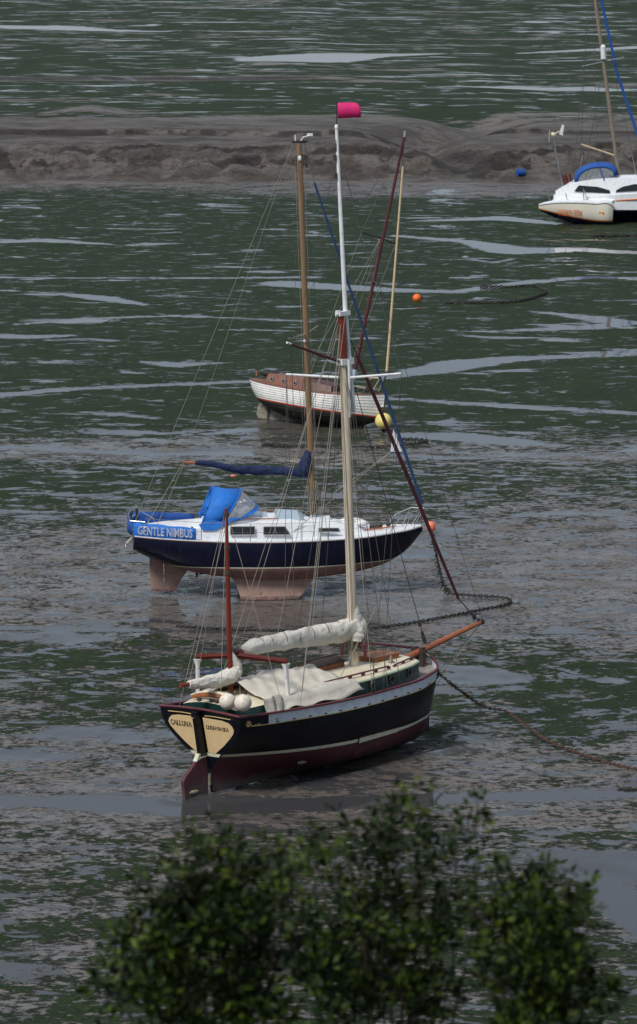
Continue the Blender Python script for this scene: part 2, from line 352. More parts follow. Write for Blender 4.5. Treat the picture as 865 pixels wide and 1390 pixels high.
GL = {   # serif capitals as strokes: (points, thickness factor)
 'C': (.8, [([(.72,.80),(.60,.95),(.42,1),(.2,.88),(.08,.62),(.08,.38),(.2,.12),(.42,0),(.62,.05),(.76,.2)], 1), ([(.72,1),(.72,.74)], .6)]),
 'A': (.85, [([(.05,0),(.42,1)], .6), ([(.42,1),(.8,0)], 1.2), ([(.18,.36),(.66,.36)], .5), ([(-.05,0),(.18,0)], .5), ([(.64,0),(.92,0)], .5)]),
 'L': (.68, [([(.14,0),(.14,1)], 1.2), ([(.0,0),(.62,0),(.64,.24)], .6), ([(0,1),(.3,1)], .5)]),
 'U': (.85, [([(.14,1),(.14,.3),(.25,.05),(.42,0),(.6,.05),(.7,.3),(.7,1)], 1), ([(0,1),(.28,1)], .5), ([(.58,1),(.84,1)], .5)]),
 'N': (.88, [([(.14,0),(.14,1)], .6), ([(.14,1),(.72,0)], 1.2), ([(.72,0),(.72,1)], .6), ([(0,0),(.28,0)], .5), ([(.6,1),(.86,1)], .5), ([(0,1),(.2,1)], .5)]),
 'E': (.7, [([(.14,0),(.14,1)], 1.2), ([(0,0),(.6,0),(.62,.22)], .6), ([(0,1),(.58,1),(.58,.8)], .6), ([(.14,.52),(.45,.52)], .5)]),
 'I': (.36, [([(.16,0),(.16,1)], 1.2), ([(0,0),(.32,0)], .5), ([(0,1),(.32,1)], .5)]),
 'G': (.86, [([(.72,.82),(.58,.97),(.42,1),(.2,.88),(.08,.62),(.08,.38),(.2,.12),(.42,0),(.62,.05),(.72,.12),(.72,.42)], 1), ([(.56,.42),(.84,.42)], .5)]),
 'H': (.88, [([(.14,0),(.14,1)], 1.2), ([(.7,0),(.7,1)], 1.2), ([(.14,.52),(.7,.52)], .5), ([(0,0),(.28,0)], .5), ([(0,1),(.28,1)], .5), ([(.56,0),(.84,0)], .5), ([(.56,1),(.84,1)], .5)]),
 'O': (.86, [([(.42,1),(.2,.88),(.08,.62),(.08,.38),(.2,.12),(.42,0),(.64,.12),(.76,.38),(.76,.62),(.64,.88),(.42,1)], 1)]),
 'S': (.66, [([(.54,.8),(.42,.97),(.28,1),(.12,.9),(.1,.72),(.28,.56),(.48,.42),(.56,.24),(.46,.06),(.28,0),(.12,.06),(.06,.22)], 1)]),
 '-': (.34, [([(.02,.42),(.26,.42)], .8)]),
}
def strokes(word, h, width, origin, xd, yd, mt, parent, name='lettering', wt=0.09):
    tot = sum(GL[c][0] for c in word); sx = width/tot
    xd = Vector(xd).normalized(); yd = (Vector(yd)-xd*Vector(yd).dot(xd)).normalized(); nn = xd.cross(yd); o = Vector(origin)
    q = MB(); cx = 0
    for c in word:
        for pts, f in GL[c][1]:
            P = [Vector(((cx+a)*sx, b*h)) for a, b in pts]; hw = wt*h*f
            for a, b in zip(P[:-1], P[1:]):
                d = (b-a).normalized(); e = Vector((-d.y, d.x))*hw; a2 = a-d*hw*.5; b2 = b+d*hw*.5
                cs = [a2+e, a2-e, b2-e, b2+e]
                q.add([o+xd*k.x+yd*k.y+nn*.002 for k in cs], [(0, 1, 2, 3)])
        cx += GL[c][0]
    return q.build(name, mt, parent, smooth=False)

# ------------------------------------------------------------------ mudflat
def sst(a, b, x): t = np.clip((x-a)/(b-a), 0, 1); return t*t*(3-2*t)
Ds = np.concatenate([np.arange(50, 74, .3), np.arange(74, 92, .14), np.arange(92, 120, .28), np.arange(120, 228, .5), np.arange(228, 300, .18), np.arange(300, 380, .7), np.arange(380, 640, 2.5), 640*1.13**np.arange(0, 22)])
cs = np.concatenate([-.11-np.geomspace(.9, .006, 16)+.0, np.linspace(-.11, .11, 250), .11+np.geomspace(.006, .9, 16)])
DD, CC = np.meshgrid(Ds, cs, indexing='ij'); XX = CC*DD
DEP = DD*math.cos(PITCH)+HC*math.sin(PITCH)
UU = 432.5+F*XX/DEP; VV = 695-F*(DD*math.sin(PITCH)-HC*math.cos(PITCH))/DEP
def polydist(pts, widths):
    """distance field (metres, in a frame squeezed along the depth axis) to a line given by photo pixels on the mud; >0 inside"""
    P = [gp(u, v) for u, v in pts]; best = np.full(XX.shape, -1e9)
    for (a, b, wa, wb) in zip(P[:-1], P[1:], widths[:-1], widths[1:]):
        dx, dy = b.x-a.x, b.y-a.y; L2 = dx*dx+dy*dy+1e-9
        t = np.clip(((XX-a.x)*dx+(DD-a.y)*dy)/L2, 0, 1)
        d = np.hypot(XX-a.x-t*dx, DD-a.y-t*dy); best = np.maximum(best, (wa+(wb-wa)*t)-d)
    return best
chan = np.full(XX.shape, -1e9)
CH = [  # (pixel path on the mud, half widths in metres)
 ([(-200,1084),(-20,1086),(120,1090),(250,1094),(430,1090),(620,1082),(760,1078),(900,1074),(1100,1070)], [.5,.6,.75,.85,.7,.6,.55,.5,.5]),
 ([(-200,850),(0,851),(120,853),(200,854),(300,856),(420,850)], [.28,.3,.3,.3,.3,.1]),
 ([(820,1190),(850,1225),(900,1260)], [.3,.7,.9]),
 ([(-100,540),(0,536),(90,528),(200,523),(340,517)], [.6,.6,.55,.5,.45]),
 ([(520,512),(580,503),(640,492),(700,486),(780,483),(900,478)], [.5,1.1,1.3,.8,.6,.6]),
 ([(500,538),(600,545),(700,551),(800,557),(900,562)], [.35,.45,.6,.5,.4]),
 ([(95,558),(160,562),(220,568)], [.2,.5,.2]),
 ([(720,422),(760,426),(810,432),(850,438),(800,444),(700,448),(640,450)], [.2,.55,.9,.9,.8,.5,.3]),
 ([(-60,376),(100,377),(260,377),(430,376)], [.35,.3,.4,.5]),
 ([(-20,455),(40,457),(95,455)], [.6,.9,.3]),
 ([(390,385),(500,392),(620,396),(700,384),(800,376),(900,378)], [1.4,1.1,.6,.7,.6,.7]),
 ([(80,398),(140,404),(200,414)], [.4,.9,.3]),
 ([(540,320),(640,328),(700,340),(780,338),(900,345)], [.5,.8,1.8,1.1,.8]),
 ([(-50,330),(60,326),(160,332)], [.3,1.0,.3]),
 ([(560,300),(680,296),(780,306)], [.4,1.2,.4]),
 ([(20,440),(120,432),(240,428),(420,436)], [.3,.45,.4,.4]),
 ([(640,352),(670,356),(700,350)], [.2,.4,.2]),
 ([(550,590),(620,592),(700,600),(760,604)], [.7,1.0,.9,.3]),
 ([(-40,604),(40,608),(120,612),(220,616),(330,612)], [.3,.4,.5,.5,.3]),
 ([(190,490),(240,494),(300,492)], [.2,.9,.2]),
 ([(0,52),(60,54),(140,58),(230,60)], [3,5,2.5,1]),
 ([(330,108),(400,104),(480,94),(600,90),(700,88),(900,76)], [1,6,4,1,.8,2.5]),
 ([(190,4),(230,8),(300,-5)], [6,8,5]),
]
for p, wd in CH: chan = np.maximum(chan, polydist(p, wd))
# heights
z = (fbm(XX*.5, DD*.35, 4, 3)-.5)*.10+(fbm(XX*3, DD*2, 3, 9)-.5)*.025
near = sst(236, 200, DD)
wm = sst(-.6, 0.0, chan)
z = z*near*(1-wm)-.015*wm*near
nx = XX
foot = 239.5+2.0*(fbm(nx*.06, 0*nx, 3, 5)-.5)*2+.8*np.sin(nx*.35+1)+1.2*(fbm(nx*.5, DD*.5, 3, 8)-.5)
gx = 6.5+(DD-237)*.10+2.2*np.sin((DD-237)*.22)                     # gully running back through the bank
gul = np.exp(-((XX-gx)/(1.3+.05*(DD-237).clip(0, 60)))**2)*sst(236, 240, DD)*sst(300, 270, DD)
lump = fbm(nx*.9, DD*.55, 4, 21); rdg = 1-abs(2*fbm(nx*.7+DD*.15, DD*.25, 4, 31)-1)
right = sst(12, 20, XX)
bank = 1.05*sst(0, 9.5, DD-foot)**.8
bank += .55*sst(1, 4, DD-foot)*sst(16, 9, DD-foot)*(rdg-.55)+.5*sst(.5, 3, DD-foot)*sst(13, 8, DD-foot)*(fbm(nx*1.6, DD*.9, 4, 131)-.5)
bank += sst(0, 2, DD-foot)*.30*(lump-.5)*sst(20, 8, DD-foot)*1.5
ter = DD-foot+3*(fbm(nx*.25, 0*nx, 3, 55)-.5)
bank += .20*sst(0, .5, ter-5.2)+.18*sst(0, .4, ter-8.0+1.5*np.sin(nx*.21))
bank += .10*(fbm(nx*.3, DD*.15, 3, 44)-.5)*sst(9, 14, DD-foot)
step2 = 262+7*(fbm(nx*.05, 0*nx+3, 3, 61)-.5)*2+1.5*(fbm(nx*.6, DD*.2, 3, 62)-.5)
bank += .34*sst(0, 1.2, DD-step2)*(1-.6*right)
bank += .55*np.exp(-((XX+17.5)/2.6)**2-((DD-281)/5)**2)+.3*np.exp(-((XX-2)/5)**2-((DD-258)/6)**2)
bank = bank*(1-.75*gul)+.12*gul*(lump-.5)
bank = bank*(1-.35*sst(300, 420, DD))
led = 330+10*(fbm(nx*.03, 0*nx, 3, 71)-.5)*2+XX*.25
bank += .28*sst(0, 1.0, DD-led)*sst(6, -4, XX)
bank += .5*sst(505, 515, DD)*sst(-15, -5, XX)
def bed(x0, y0, h_, x_a, x_b, hw, dep, rim):
    global z
    lx = (XX-x0)*math.cos(h_)+(DD-y0)*math.sin(h_); ly = -(XX-x0)*math.sin(h_)+(DD-y0)*math.cos(h_)
    d = np.hypot(lx-np.clip(lx, x_a, x_b), ly)-hw
    z = z-dep*sst(.15, -.15, d)+rim*np.exp(-((d-.32)/.16)**2)*(.4+1.2*fbm(XX*2.5, DD*2.5, 3, 401))
g_ = gp(250, 1083); bed(g_.x+.52, g_.y+.54, R(46), .8, 6.6, .85, .035, .05); bed(g_.x+.52, g_.y+.54, R(46), -.7, .6, .12, .03, .035)
g_ = gp(200, 800); bed(g_.x-.32, g_.y-.7, R(3), 3.0, 4.5, 1.05, .03, .04); bed(g_.x-.32, g_.y-.7, R(3), .5, 1.1, .15, .02, .03)
z = z+bank*sst(230, 236, DD); z_ground = z.copy()
hill = (56-DD).clip(0, 60)*.33
verts = np.stack([XX, DD, z+hill], -1).reshape(-1, 3)
nr, ncol = XX.shape
idx = np.arange(nr*ncol).reshape(nr, ncol)
quads = np.stack([idx[:-1, :-1], idx[:-1, 1:], idx[1:, 1:], idx[1:, :-1]], -1).reshape(-1, 4)
UU, VV = 432.5+F*XX/(DD*math.cos(PITCH)-(z-HC)*math.sin(PITCH)), 695-F*(DD*math.sin(PITCH)+(z-HC)*math.cos(PITCH))/(DD*math.cos(PITCH)-(z-HC)*math.sin(PITCH))
# material fields: how green / how pooled the flat is, as a property of place
grn = np.interp(VV.ravel(), [-170, 0, 140, 165, 240, 252, 275, 560, 585, 620, 645, 700, 760, 830, 880, 905, 985, 1040, 1110, 1140, 1400],
                             [.74, .76, .74, .60, .15, .46, .84, .86, .66, .44, .64, .50, .34, .38, .52, .60, .60, .42, .40, .56, .60]).reshape(XX.shape)
grn -= .22*np.exp(-((UU-640)/260)**2-((VV-262)/10)**2)+.16*np.exp(-((UU-180)/300)**2-((VV-608)/14)**2)
grn += .12*sst(360, 0, UU)*np.exp(-((VV-670)/45)**2)-.08*sst(300, 800, UU)*np.exp(-((VV-770)/90)**2)+.10*sst(600, 760, UU)*np.exp(-((VV-935)/50)**2)
grn += .10*sst(380, 150, UU)*np.exp(-((VV-880)/25)**2)-.22*sst(200, 240, UU)*sst(700, 640, UU)*np.exp(-((VV-830)/30)**2)
grn += (fbm(XX*.05, DD*.03, 3, 90)-.5)*.16
brk = fbm(nx*.22, DD*.1, 4, 201); brk2 = fbm(nx*.9, DD*.5, 4, 205)
lip_shade = np.exp(-((ter-5.4-2.6*(brk2-.5))/.8)**2)*sst(.40, .56, brk)*sst(.35, .5, fbm(nx*2.2, DD*1.1, 3, 209))+.9*np.exp(-((ter-8.2+1.5*np.sin(nx*.21)-1.5*(brk2-.5))/.8)**2)*sst(.38, .5, 1-brk)+.8*np.exp(-((DD-step2-.6)/1.3)**2)*sst(.36, .5, brk2)  # crevice shade and dark eroded mud, painted as one band along the ledges
lip_shade += .55*sst(.54, .66, brk2)*sst(1, 3, ter)*sst(10, 7, ter)+.8*np.exp(-((XX-gx-1.5)/1.1)**2)*sst(240, 244, DD)*sst(256, 250, DD)
lip_shade += .9*np.exp(-((DD-led-.5)/1.1)**2)*sst(6, -4, XX)
bankmask = sst(0, 1, DD-foot+.5)*sst(282, 266, DD+5*(fbm(XX*.15, DD*.08, 3, 77)-.5)*2)
grn = grn*(1-bankmask)+.16*bankmask
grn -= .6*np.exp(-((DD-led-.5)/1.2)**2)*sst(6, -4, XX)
pool = np.interp(VV.ravel(), [-170, 0, 130, 150, 246, 256, 330, 560, 600, 700, 840, 900, 1000, 1090, 1300],
                             [.40, .42, .44, .30, .28, .48, .44, .42, .56, .52, .50, .52, .52, .50, .46]).reshape(XX.shape)
pool = pool*(1-bankmask)+.2*bankmask
wet = np.exp(-np.clip(((UU-420)/235)**4+((VV-832)/25)**4, 0, 40))*.95
wet = np.maximum(wet, np.exp(-np.clip(((UU-425+(VV-1050)*1.2)/185)**4+((VV-1062-(425-UU)*.10)/34)**4, 0, 40))*.9)
wet = np.maximum(wet, np.exp(-np.clip(((UU-430)/110)**4+((VV-578)/12)**4, 0, 40))*.7)
wet *= .45+.55*sst(.35, .6, fbm(XX*1.1, DD*.8, 4, 301))
grn += .16*np.exp(-((VV-152)/9)**2)*sst(.35, .6, fbm(XX*.08, DD*.05, 3, 311))
me = bpy.data.meshes.new('mudflat'); me.vertices.add(len(verts)); me.vertices.foreach_set('co', verts.ravel())
me.loops.add(quads.size); me.loops.foreach_set('vertex_index', quads.ravel())
me.polygons.add(len(quads)); me.polygons.foreach_set('loop_start', np.arange(0, quads.size, 4)); me.polygons.foreach_set('loop_total', np.full(len(quads), 4))
me.polygons.foreach_set('use_smooth', np.ones(len(quads), bool)); me.update()
for nm, arr in (('chan', np.clip(chan, -3, 3)), ('grn', grn), ('pool', pool), ('bank', bankmask), ('lip_shade', np.clip(lip_shade, 0, 1)), ('wet', wet)):
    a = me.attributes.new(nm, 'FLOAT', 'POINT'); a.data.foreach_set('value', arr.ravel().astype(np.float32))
mud = bpy.data.materials.new('wet_estuary_mud'); mud.use_nodes = True; nt = mud.node_tree; B = nt.nodes['Principled BSDF']; LK = nt.links.new
def inp(x, sock):
    if isinstance(x, (int, float)): sock.default_value = x
    else: LK(x, sock)
def mth(op, a, b=0.0, c=None, clamp=False):
    n = nd(nt, 'ShaderNodeMath', operation=op); n.use_clamp = clamp; inp(a, n.inputs[0]); inp(b, n.inputs[1])
    if c is not None: inp(c, n.inputs[2])
    return n.outputs[0]
def att(n): a = nd(nt, 'ShaderNodeAttribute', attribute_name=n); return a.outputs['Fac']
geo = nd(nt, 'ShaderNodeNewGeometry')
def noise(scale, detail=6, rough=.6, st=(1, 1, 1), dist=0.0, off=0.0):
    mp = nd(nt, 'ShaderNodeMapping'); mp.inputs['Scale'].default_value = st; mp.inputs['Location'].default_value = (off, off*.7, 0); LK(geo.outputs['Position'], mp.inputs[0])
    n = nd(nt, 'ShaderNodeTexNoise'); n.inputs['Scale'].default_value = scale; n.inputs['Detail'].default_value = detail; n.inputs['Roughness'].default_value = rough; n.inputs['Distortion'].default_value = dist
    LK(mp.outputs[0], n.inputs['Vector']); return n.outputs[0]
def ss(x, a, b):
    n = nd(nt, 'ShaderNodeMapRange', interpolation_type='SMOOTHSTEP'); inp(x, n.inputs[0]); n.inputs[1].default_value = a; n.inputs[2].default_value = b; return n.outputs[0]
def mixc(f, a, b):
    n = nd(nt, 'ShaderNodeMix', data_type='RGBA'); inp(f, n.inputs[0])
    for x, s in ((a, n.inputs[6]), (b, n.inputs[7])):
        if isinstance(x, tuple): s.default_value = (*x, 1)
        else: LK(x, s)
    return n.outputs[2]
def mixf(f, a, b):
    n = nd(nt, 'ShaderNodeMix', data_type='FLOAT'); inp(f, n.inputs[0]); inp(a, n.inputs[2]); inp(b, n.inputs[3]); return n.outputs[0]
nbig = noise(.75, 8, .6, (.8, 1, 1), .4); nmid = noise(4.0, 8, .70, (.75, 1, 1), .2, 13); nfine = noise(16, 6, .7, (.7, 1, 1), 0, 31)
nsm = noise(1.4, 8, .66, (.6, 1, 1), .5, 141); ndash = noise(4.5, 6, .7, (.6, 1, 1), .3, 171)
npool = noise(.34, 8, .6, (.5, 1, 1), .5, 57); nfilm = noise(.7, 9, .66, (.65, 1, 1), .4, 77)
bank_a = att('bank')
sxy = nd(nt, 'ShaderNodeSeparateXYZ'); LK(geo.outputs['Position'], sxy.inputs[0])
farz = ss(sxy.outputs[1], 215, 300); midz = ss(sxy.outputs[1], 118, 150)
nfar = noise(.16, 7, .62, (.55, 1, 1), .4, 211); npf = noise(.13, 7, .58, (.42, 1, 1), .6, 233); npm = noise(.45, 8, .62, (.5, 1, 1), .6, 257)
# water
ch_edge = mth('ADD', att('chan'), mth('MULTIPLY', mth('SUBTRACT', nmid, .5), .9))
ch_edge = mth('ADD', ch_edge, mth('MULTIPLY', mth('SUBTRACT', nbig, .5), 1.2))
ch_edge = mth('ADD', ch_edge, mth('MULTIPLY', mth('SUBTRACT', ndash, .5), .9)); w_ch = ss(ch_edge, -.02, .12)
pl = mth('ADD', npool, mth('MULTIPLY', mth('SUBTRACT', att('pool'), .5), .6)); pl = mth('ADD', pl, mth('MULTIPLY', mth('SUBTRACT', nmid, .5), .22))
w_pl = ss(pl, .585, .605)
w_far = mth('MULTIPLY', ss(mth('ADD', npf, mth('MULTIPLY', mth('SUBTRACT', ndash, .5), .12)), .605, .63), ss(sxy.outputs[1], 285, 310))
w_mid = mth('MULTIPLY', mth('MULTIPLY', ss(npm, .60, .625), midz), mth('SUBTRACT', 1.0, bank_a))
w_pl = mth('MAXIMUM', w_pl, mth('MAXIMUM', w_far, w_mid))
w_sm = ss(mth('ADD', nsm, mth('MULTIPLY', mth('SUBTRACT', att('pool'), .42), .35)), .585, .61)
w_ds = ss(mth('ADD', ndash, mth('MULTIPLY', mth('SUBTRACT', nsm, .5), .9)), .64, .67)
w_sm = mth('MULTIPLY', mth('MULTIPLY', mth('MAXIMUM', w_sm, w_ds), mth('SUBTRACT', 1.0, bank_a)), mth('SUBTRACT', 1.0, mth('MULTIPLY', midz, .6)))
w_sm = mth('MULTIPLY', w_sm, mth('SUBTRACT', 1.0, farz))
water = mth('MAXIMUM', mth('MAXIMUM', w_ch, w_pl), w_sm)
# algae
gn = mixf(farz, mth('ADD', mth('MULTIPLY', nbig, .36), mth('MULTIPLY', nmid, .64)), mth('ADD', mth('MULTIPLY', nfar, .75), mth('MULTIPLY', nbig, .25)))
g = mth('ADD', gn, mth('MULTIPLY', mth('SUBTRACT', att('grn'), .5), .40))
green = ss(g, .485, .545)
green = mth('MULTIPLY', mth('MULTIPLY', green, mth('SUBTRACT', 1.0, water)), mth('SUBTRACT', 1.0, att('wet')))
film = ss(mth('ADD', nfilm, mth('MULTIPLY', mth('SUBTRACT', nfine, .5), .25)), .46, .53)
film = mth('MULTIPLY', film, mth('SUBTRACT', 1.0, mth('MULTIPLY', bank_a, .8))); film = mth('MAXIMUM', film, att('wet')); film = mth('MULTIPLY', film, mth('SUBTRACT', 1.0, mth('MULTIPLY', farz, .8)))
mudc = mixc(ss(nmid, .35, .65), (.175, .152, .136), (.100, .086, .077))
nspk = noise(12, 5, .65, (.55, 1, 1), .3, 5); nspm = noise(.9, 5, .6, (.6, 1, 1), 0, 401)
speck = mth('MULTIPLY', ss(mth('ADD', nspk, mth('MULTIPLY', mth('SUBTRACT', nspm, .5), .55)), .565, .61), mth('SUBTRACT', 1.0, mth('MAXIMUM', water, mth('MULTIPLY', att('wet'), .8))))     # casts, shells and weed scraps
mudc = mixc(speck, mudc, mixc(nfine, (.030, .026, .020), (.018, .020, .014)))
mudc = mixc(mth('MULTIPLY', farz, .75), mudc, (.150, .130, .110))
mudc = mixc(mth('MULTIPLY', bank_a, ss(noise(.45, 8, .68, (.7, .6, 1), .4, 91), .42, .60)), mudc, (.075, .060, .048))
mudc = mixc(mth('MULTIPLY', ss(mth('ADD', att('lip_shade'), mth('MULTIPLY', mth('SUBTRACT', ndash, .5), 1.6)), .35, .7), .85), mudc, (.030, .023, .019))  # ledge shade mixed into the mud as a dark colour
algc = mixc(ss(nfine, .35, .65), (.034, .056, .018), (.010, .017, .007)); algc = mixc(ss(noise(.3, 5, .6, (1, 1, 1), 0, 8), .42, .6), algc, (.019, .033, .012))
algc = mixc(ss(nmid, .58, .68), algc, (.060, .058, .044))
col = mixc(film, mudc, mixc(.35, mudc, (.06, .053, .048)))
col = mixc(green, col, algc)
col = mixc(water, col, (.050, .050, .052))
rough = mixf(film, .50, mixf(att('wet'), .17, .08)); rough = mixf(speck, rough, .75); rough = mixf(green, rough, .62); rough = mixf(water, rough, .05); rough = mixf(mth('MULTIPLY', bank_a, mth('SUBTRACT', 1.0, water)), rough, .6)
LK(mixf(speck, mixf(green, .5, .12), .15), B.inputs['Specular IOR Level']); LK(col, B.inputs['Base Color']); LK(rough, B.inputs['Roughness']); B.inputs['IOR'].default_value = 1.36
hgt = mth('ADD', mth('MULTIPLY', nmid, .6), mth('MULTIPLY', nfine, .4)); hgt = mth('ADD', hgt, mth('MULTIPLY', green, .5)); hgt = mth('ADD', hgt, mth('MULTIPLY', speck, .5))
hgt = mth('MULTIPLY', hgt, mth('SUBTRACT', 1.0, water))
bst = mixf(att('wet'), mixf(film, .05, .012), .006); bst = mixf(green, bst, .07); bst = mixf(bank_a, bst, .22)
bp = nd(nt, 'ShaderNodeBump'); bp.inputs['Strength'].default_value = 1.0; LK(hgt, bp.inputs['Height']); LK(bst, bp.inputs['Distance']); LK(bp.outputs[0], B.inputs['Normal'])
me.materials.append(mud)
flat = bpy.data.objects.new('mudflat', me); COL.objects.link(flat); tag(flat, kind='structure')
# slope below the viewpoint, out of the frame: carries the shrubs
q = MB(); rings = []
for i in range(40):
    D = -30+i*2.2; rings.append([Vector((x, D, (min(18.2, 18.5-.33*D) if D < 55.9 else .0)+.25*math.sin(x*.3+D*.4)*(D < 50)-.02)) for x in np.linspace(-60, 60, 41)])
q.loft(rings, False); M['hillmat'] = mat('rough_dark_grass', (.035, .045, .02), .9, var=.3, vscale=2, bump=.1, bscale=6)
tag(q.build('hillside', 'hillmat'), kind='structure')

exec_sections = []
# ------------------------------------------------------------------ gaff ketch (near, dark hull)
def gaff_ketch():
    h = 46.0
    a = gp(250, 1083); o = Vector((a.x+.75*math.cos(R(h)), a.y+.75*math.sin(R(h)), -.03))
    T = empty('sailing_boat', o, (R(-3.2), 0, R(h)))
    tag(T, 'black hulled wooden gaff boat with beige stern panels, maroon bottom and pink masthead flag', 'sailing boat')
    xs = [0, .5, 1.5, 3, 4.5, 6, 6.8, 7.2]
    zk = [.0, 0, 0, 0, 0, .03, .10, .22]
    zs = [1.84, 1.80, 1.75, 1.71, 1.72, 1.77, 1.84, 1.93]
    tk = [0, .06, .15, .27, .42, .6, .82, 1]
    bt = [[.05, .05, .05, .07, .34, .80, 1.18, 1.24],
          [.05, .05, .06, .16, .55, .97, 1.22, 1.28],
          [.06, .08, .22, .58, .95, 1.17, 1.29, 1.33],
          [.08, .45, .82, 1.07, 1.22, 1.32, 1.38, 1.38],
          [.08, .50, .86, 1.08, 1.21, 1.29, 1.34, 1.35],
          [.08, .27, .50, .70, .86, .99, 1.09, 1.13],
          [.04, .14, .25, .36, .45, .53, .62, .67],
          [.015, .02, .03, .04, .05, .06, .07, .08]]
    warp = lambda x, z: x-.16*(z-.7)*max(0, 1-x/1.6)+.07*(z-.9)*max(0, (x-6)/1.2)
    H = Hull(xs, zk, zs, tk, bt, warp)
    WL = lambda x: .755+.17*max(0, 1-x/3.4)**1.5
    hull = H.build(T, [(lambda i: WL(H.x[i])-.075, 0, 8), (lambda i: WL(H.x[i]), 1, 1), (lambda i: H.zs[i]-.235, 2, 9), (lambda i: H.zs[i]-.215, 3, 1),
                (lambda i: H.zs[i], 2 if False else 4, 2)], ['maroon', 'boot', 'black', 'gold', 'band', 'black'])
    # black quarter where the pale bulwark band stops short of the transom
    for p in hull.data.polygons:
        if p.material_index in (3, 4) and (p.center.x < .62 if p.material_index == 4 else p.center.x < .12): p.material_index = 5
        if p.material_index == 2 and abs(p.normal.x) > .95 and p.center.x < .1: p.material_index = 5
    H.railing(T, .075, .04, 'rail', 'rail', zoff=.02)
    q = MB()   # taffrail
    q.tube([Vector((warp(0, 1.72)-.01, y, 1.855+.05*(1-(y/1.25)**2))) for y in np.linspace(-1.27, 1.27, 13)], .035, 6, flat=(1.3, .8)); q.build('taffrail', 'rail', T)
    q = MB(); q.add([Vector((warp(0, 1.81)-.003, y, 1.81)) for y in (-1.22, 1.22)]+[Vector((warp(0, 1.82)-.003, y, 1.855+.05*(1-(y/1.25)**2))) for y in np.linspace(1.22, -1.22, 9)], [tuple(range(11))]); q.build('transom_cap', 'black', T)
    H.deck(T, .14, 'foredeck')
    # transom panels
    for sg in (1, -1):
        prof = [(.93, .10), (.93, .33), (1.12, .62), (1.32, .87), (1.44, 1.0), (1.53, 1.04), (1.61, 1.0), (1.68, .90), (1.715, .70), (1.73, .10)]
        pts = [Vector((warp(0, z_)-.006, sg*(y_*.985), z_)) for z_, y_ in prof]
        if sg == 1: pts = pts[::-1]
        q = MB(); q.poly(pts, .006, (-1, 0, -.16)); pn = q.build('transom_panel', 'beige', T, smooth=False)
        q = MB(); q.tube([Vector((warp(0, z_)-.014, sg*y_, z_)) for z_, y_ in ((1.775, .18), (1.785, .5), (1.77, .98))], .010, 5); q.build('gold_line', 'gold', T)
        xd = (0, -1, 0); yd = (-.16, 0, 1)
        if sg == 1: strokes('CALLUNA', .105, .66, (warp(0, 1.49)-.016, .95, 1.475), xd, yd, 'textdark', pn)
        else: strokes('LEIGH-ON-SEA', .075, .70, (warp(0, 1.49)-.016, -.17, 1.485), xd, yd, 'textdark', pn, wt=.10)
    # boot stripe piece across transom foot
    q = MB(); q.poly([Vector((warp(0, z_)-.005, y, z_)) for y, z_ in ((-.40, .845), (-.48, .92), (.48, .92), (.40, .845))], .006, (-1, 0, 0)); q.build('boot_stripe', 'boot', T, smooth=False)
    # scroll at the quarter
    q = MB(); sp = []
    for k in range(26):
        t = k/25; a_ = t*2.3*2*math.pi; r_ = .015+.062*t; sp.append((.22+r_*math.cos(a_), 1.655+r_*math.sin(a_)*.9))
    sp += [(.30, 1.62), (.36, 1.585), (.41, 1.61), (.45, 1.59), (.49, 1.615), (.54, 1.60)]
    q.tube([H.side(x_, z_, -1, .008) for x_, z_ in sp], .0085, 5); q.build('scroll_ornament', 'gold', T)
    # rudder
    q = MB(); Rr = []
    for z_, x0_, x1_, th in ((1.72, -.34, -.15, .055), (1.3, -.28, -.10, .06), (.95, -.24, -.03, .06), (.86, -.25, 0, .06)):
        Rr.append([Vector((x0_, -th, z_)), Vector((x1_, -th, z_)), Vector((x1_, th, z_)), Vector((x0_, th, z_))])
    q.loft(Rr, True, 0)
    q.box((-.20, 0, 1.80), (.30, .16, .12), m=0)
    rd = q.build('rudder_head', 'black', T)
    q = MB(); prof = [(-.05, 0), (-.75, -.02), (-.78, .40), (-.70, .50), (-.55, .60), (-.42, .72), (-.31, .86), (-.05, .86)]
    for th in (1,):
        q.poly([Vector((x_, -.045, z_)) for x_, z_ in prof], .09, (0, 1, 0), 0)
    rb = q.build('rudder', 'maroon', T, smooth=False)
    q = MB(); q.poly([Vector((x_, -.06, z_)) for x_, z_ in ((-.32, .86), (-.38, .77), (-.24, .82), (-.05, .84), (-.05, .925), (-.29, .925))], .12, (0, 1, 0)); q.build('stripe', 'boot', rb, smooth=False)
    for x_, z_, l in ((-.5, .12, .30), (2.2, .40, .34)):
        q = MB(); p = H.side(x_, z_, -1, .015) if x_ > 0 else Vector((x_, -.065, z_))
        q.sphere(p, .05, 10, 6, sc=(l/.1, .6, .9)); q.build('anode', mat_zinc, T)
    q = MB(); q.box((-.02, -.075, .32), (.05, .03, .26)); q.build('anode', mat_zinc, T)
    # bilge keel board on the starboard side
    q = MB(); q.poly([H.side(x_, z_, -1, .012) for x_, z_ in ((3.5, .36), (3.5, .80), (4.9, .80), (4.85, .70), (4.3, .45))], .03, (0, -1, 0)); 
    q.build('leeboard', ['maroon'], T, smooth=False)
    q = MB(); q.poly([H.side(x_, z_, -1, .045) for x_, z_ in ((3.5, .66), (3.5, .775), (4.95, .775), (4.85, .68))], .006, (0, -1, 0)); q.build('board_stripe', 'boot', T, smooth=False)
    # scuppers
    for x_ in np.arange(1.0, 6.6, .46):
        q = MB(); zz = H.sheer(x_)-.19; p = H.side(x_, zz, -1, .004); q.box(p, (.085, .012, .022)); q.build('scupper', 'black', T, smooth=False)
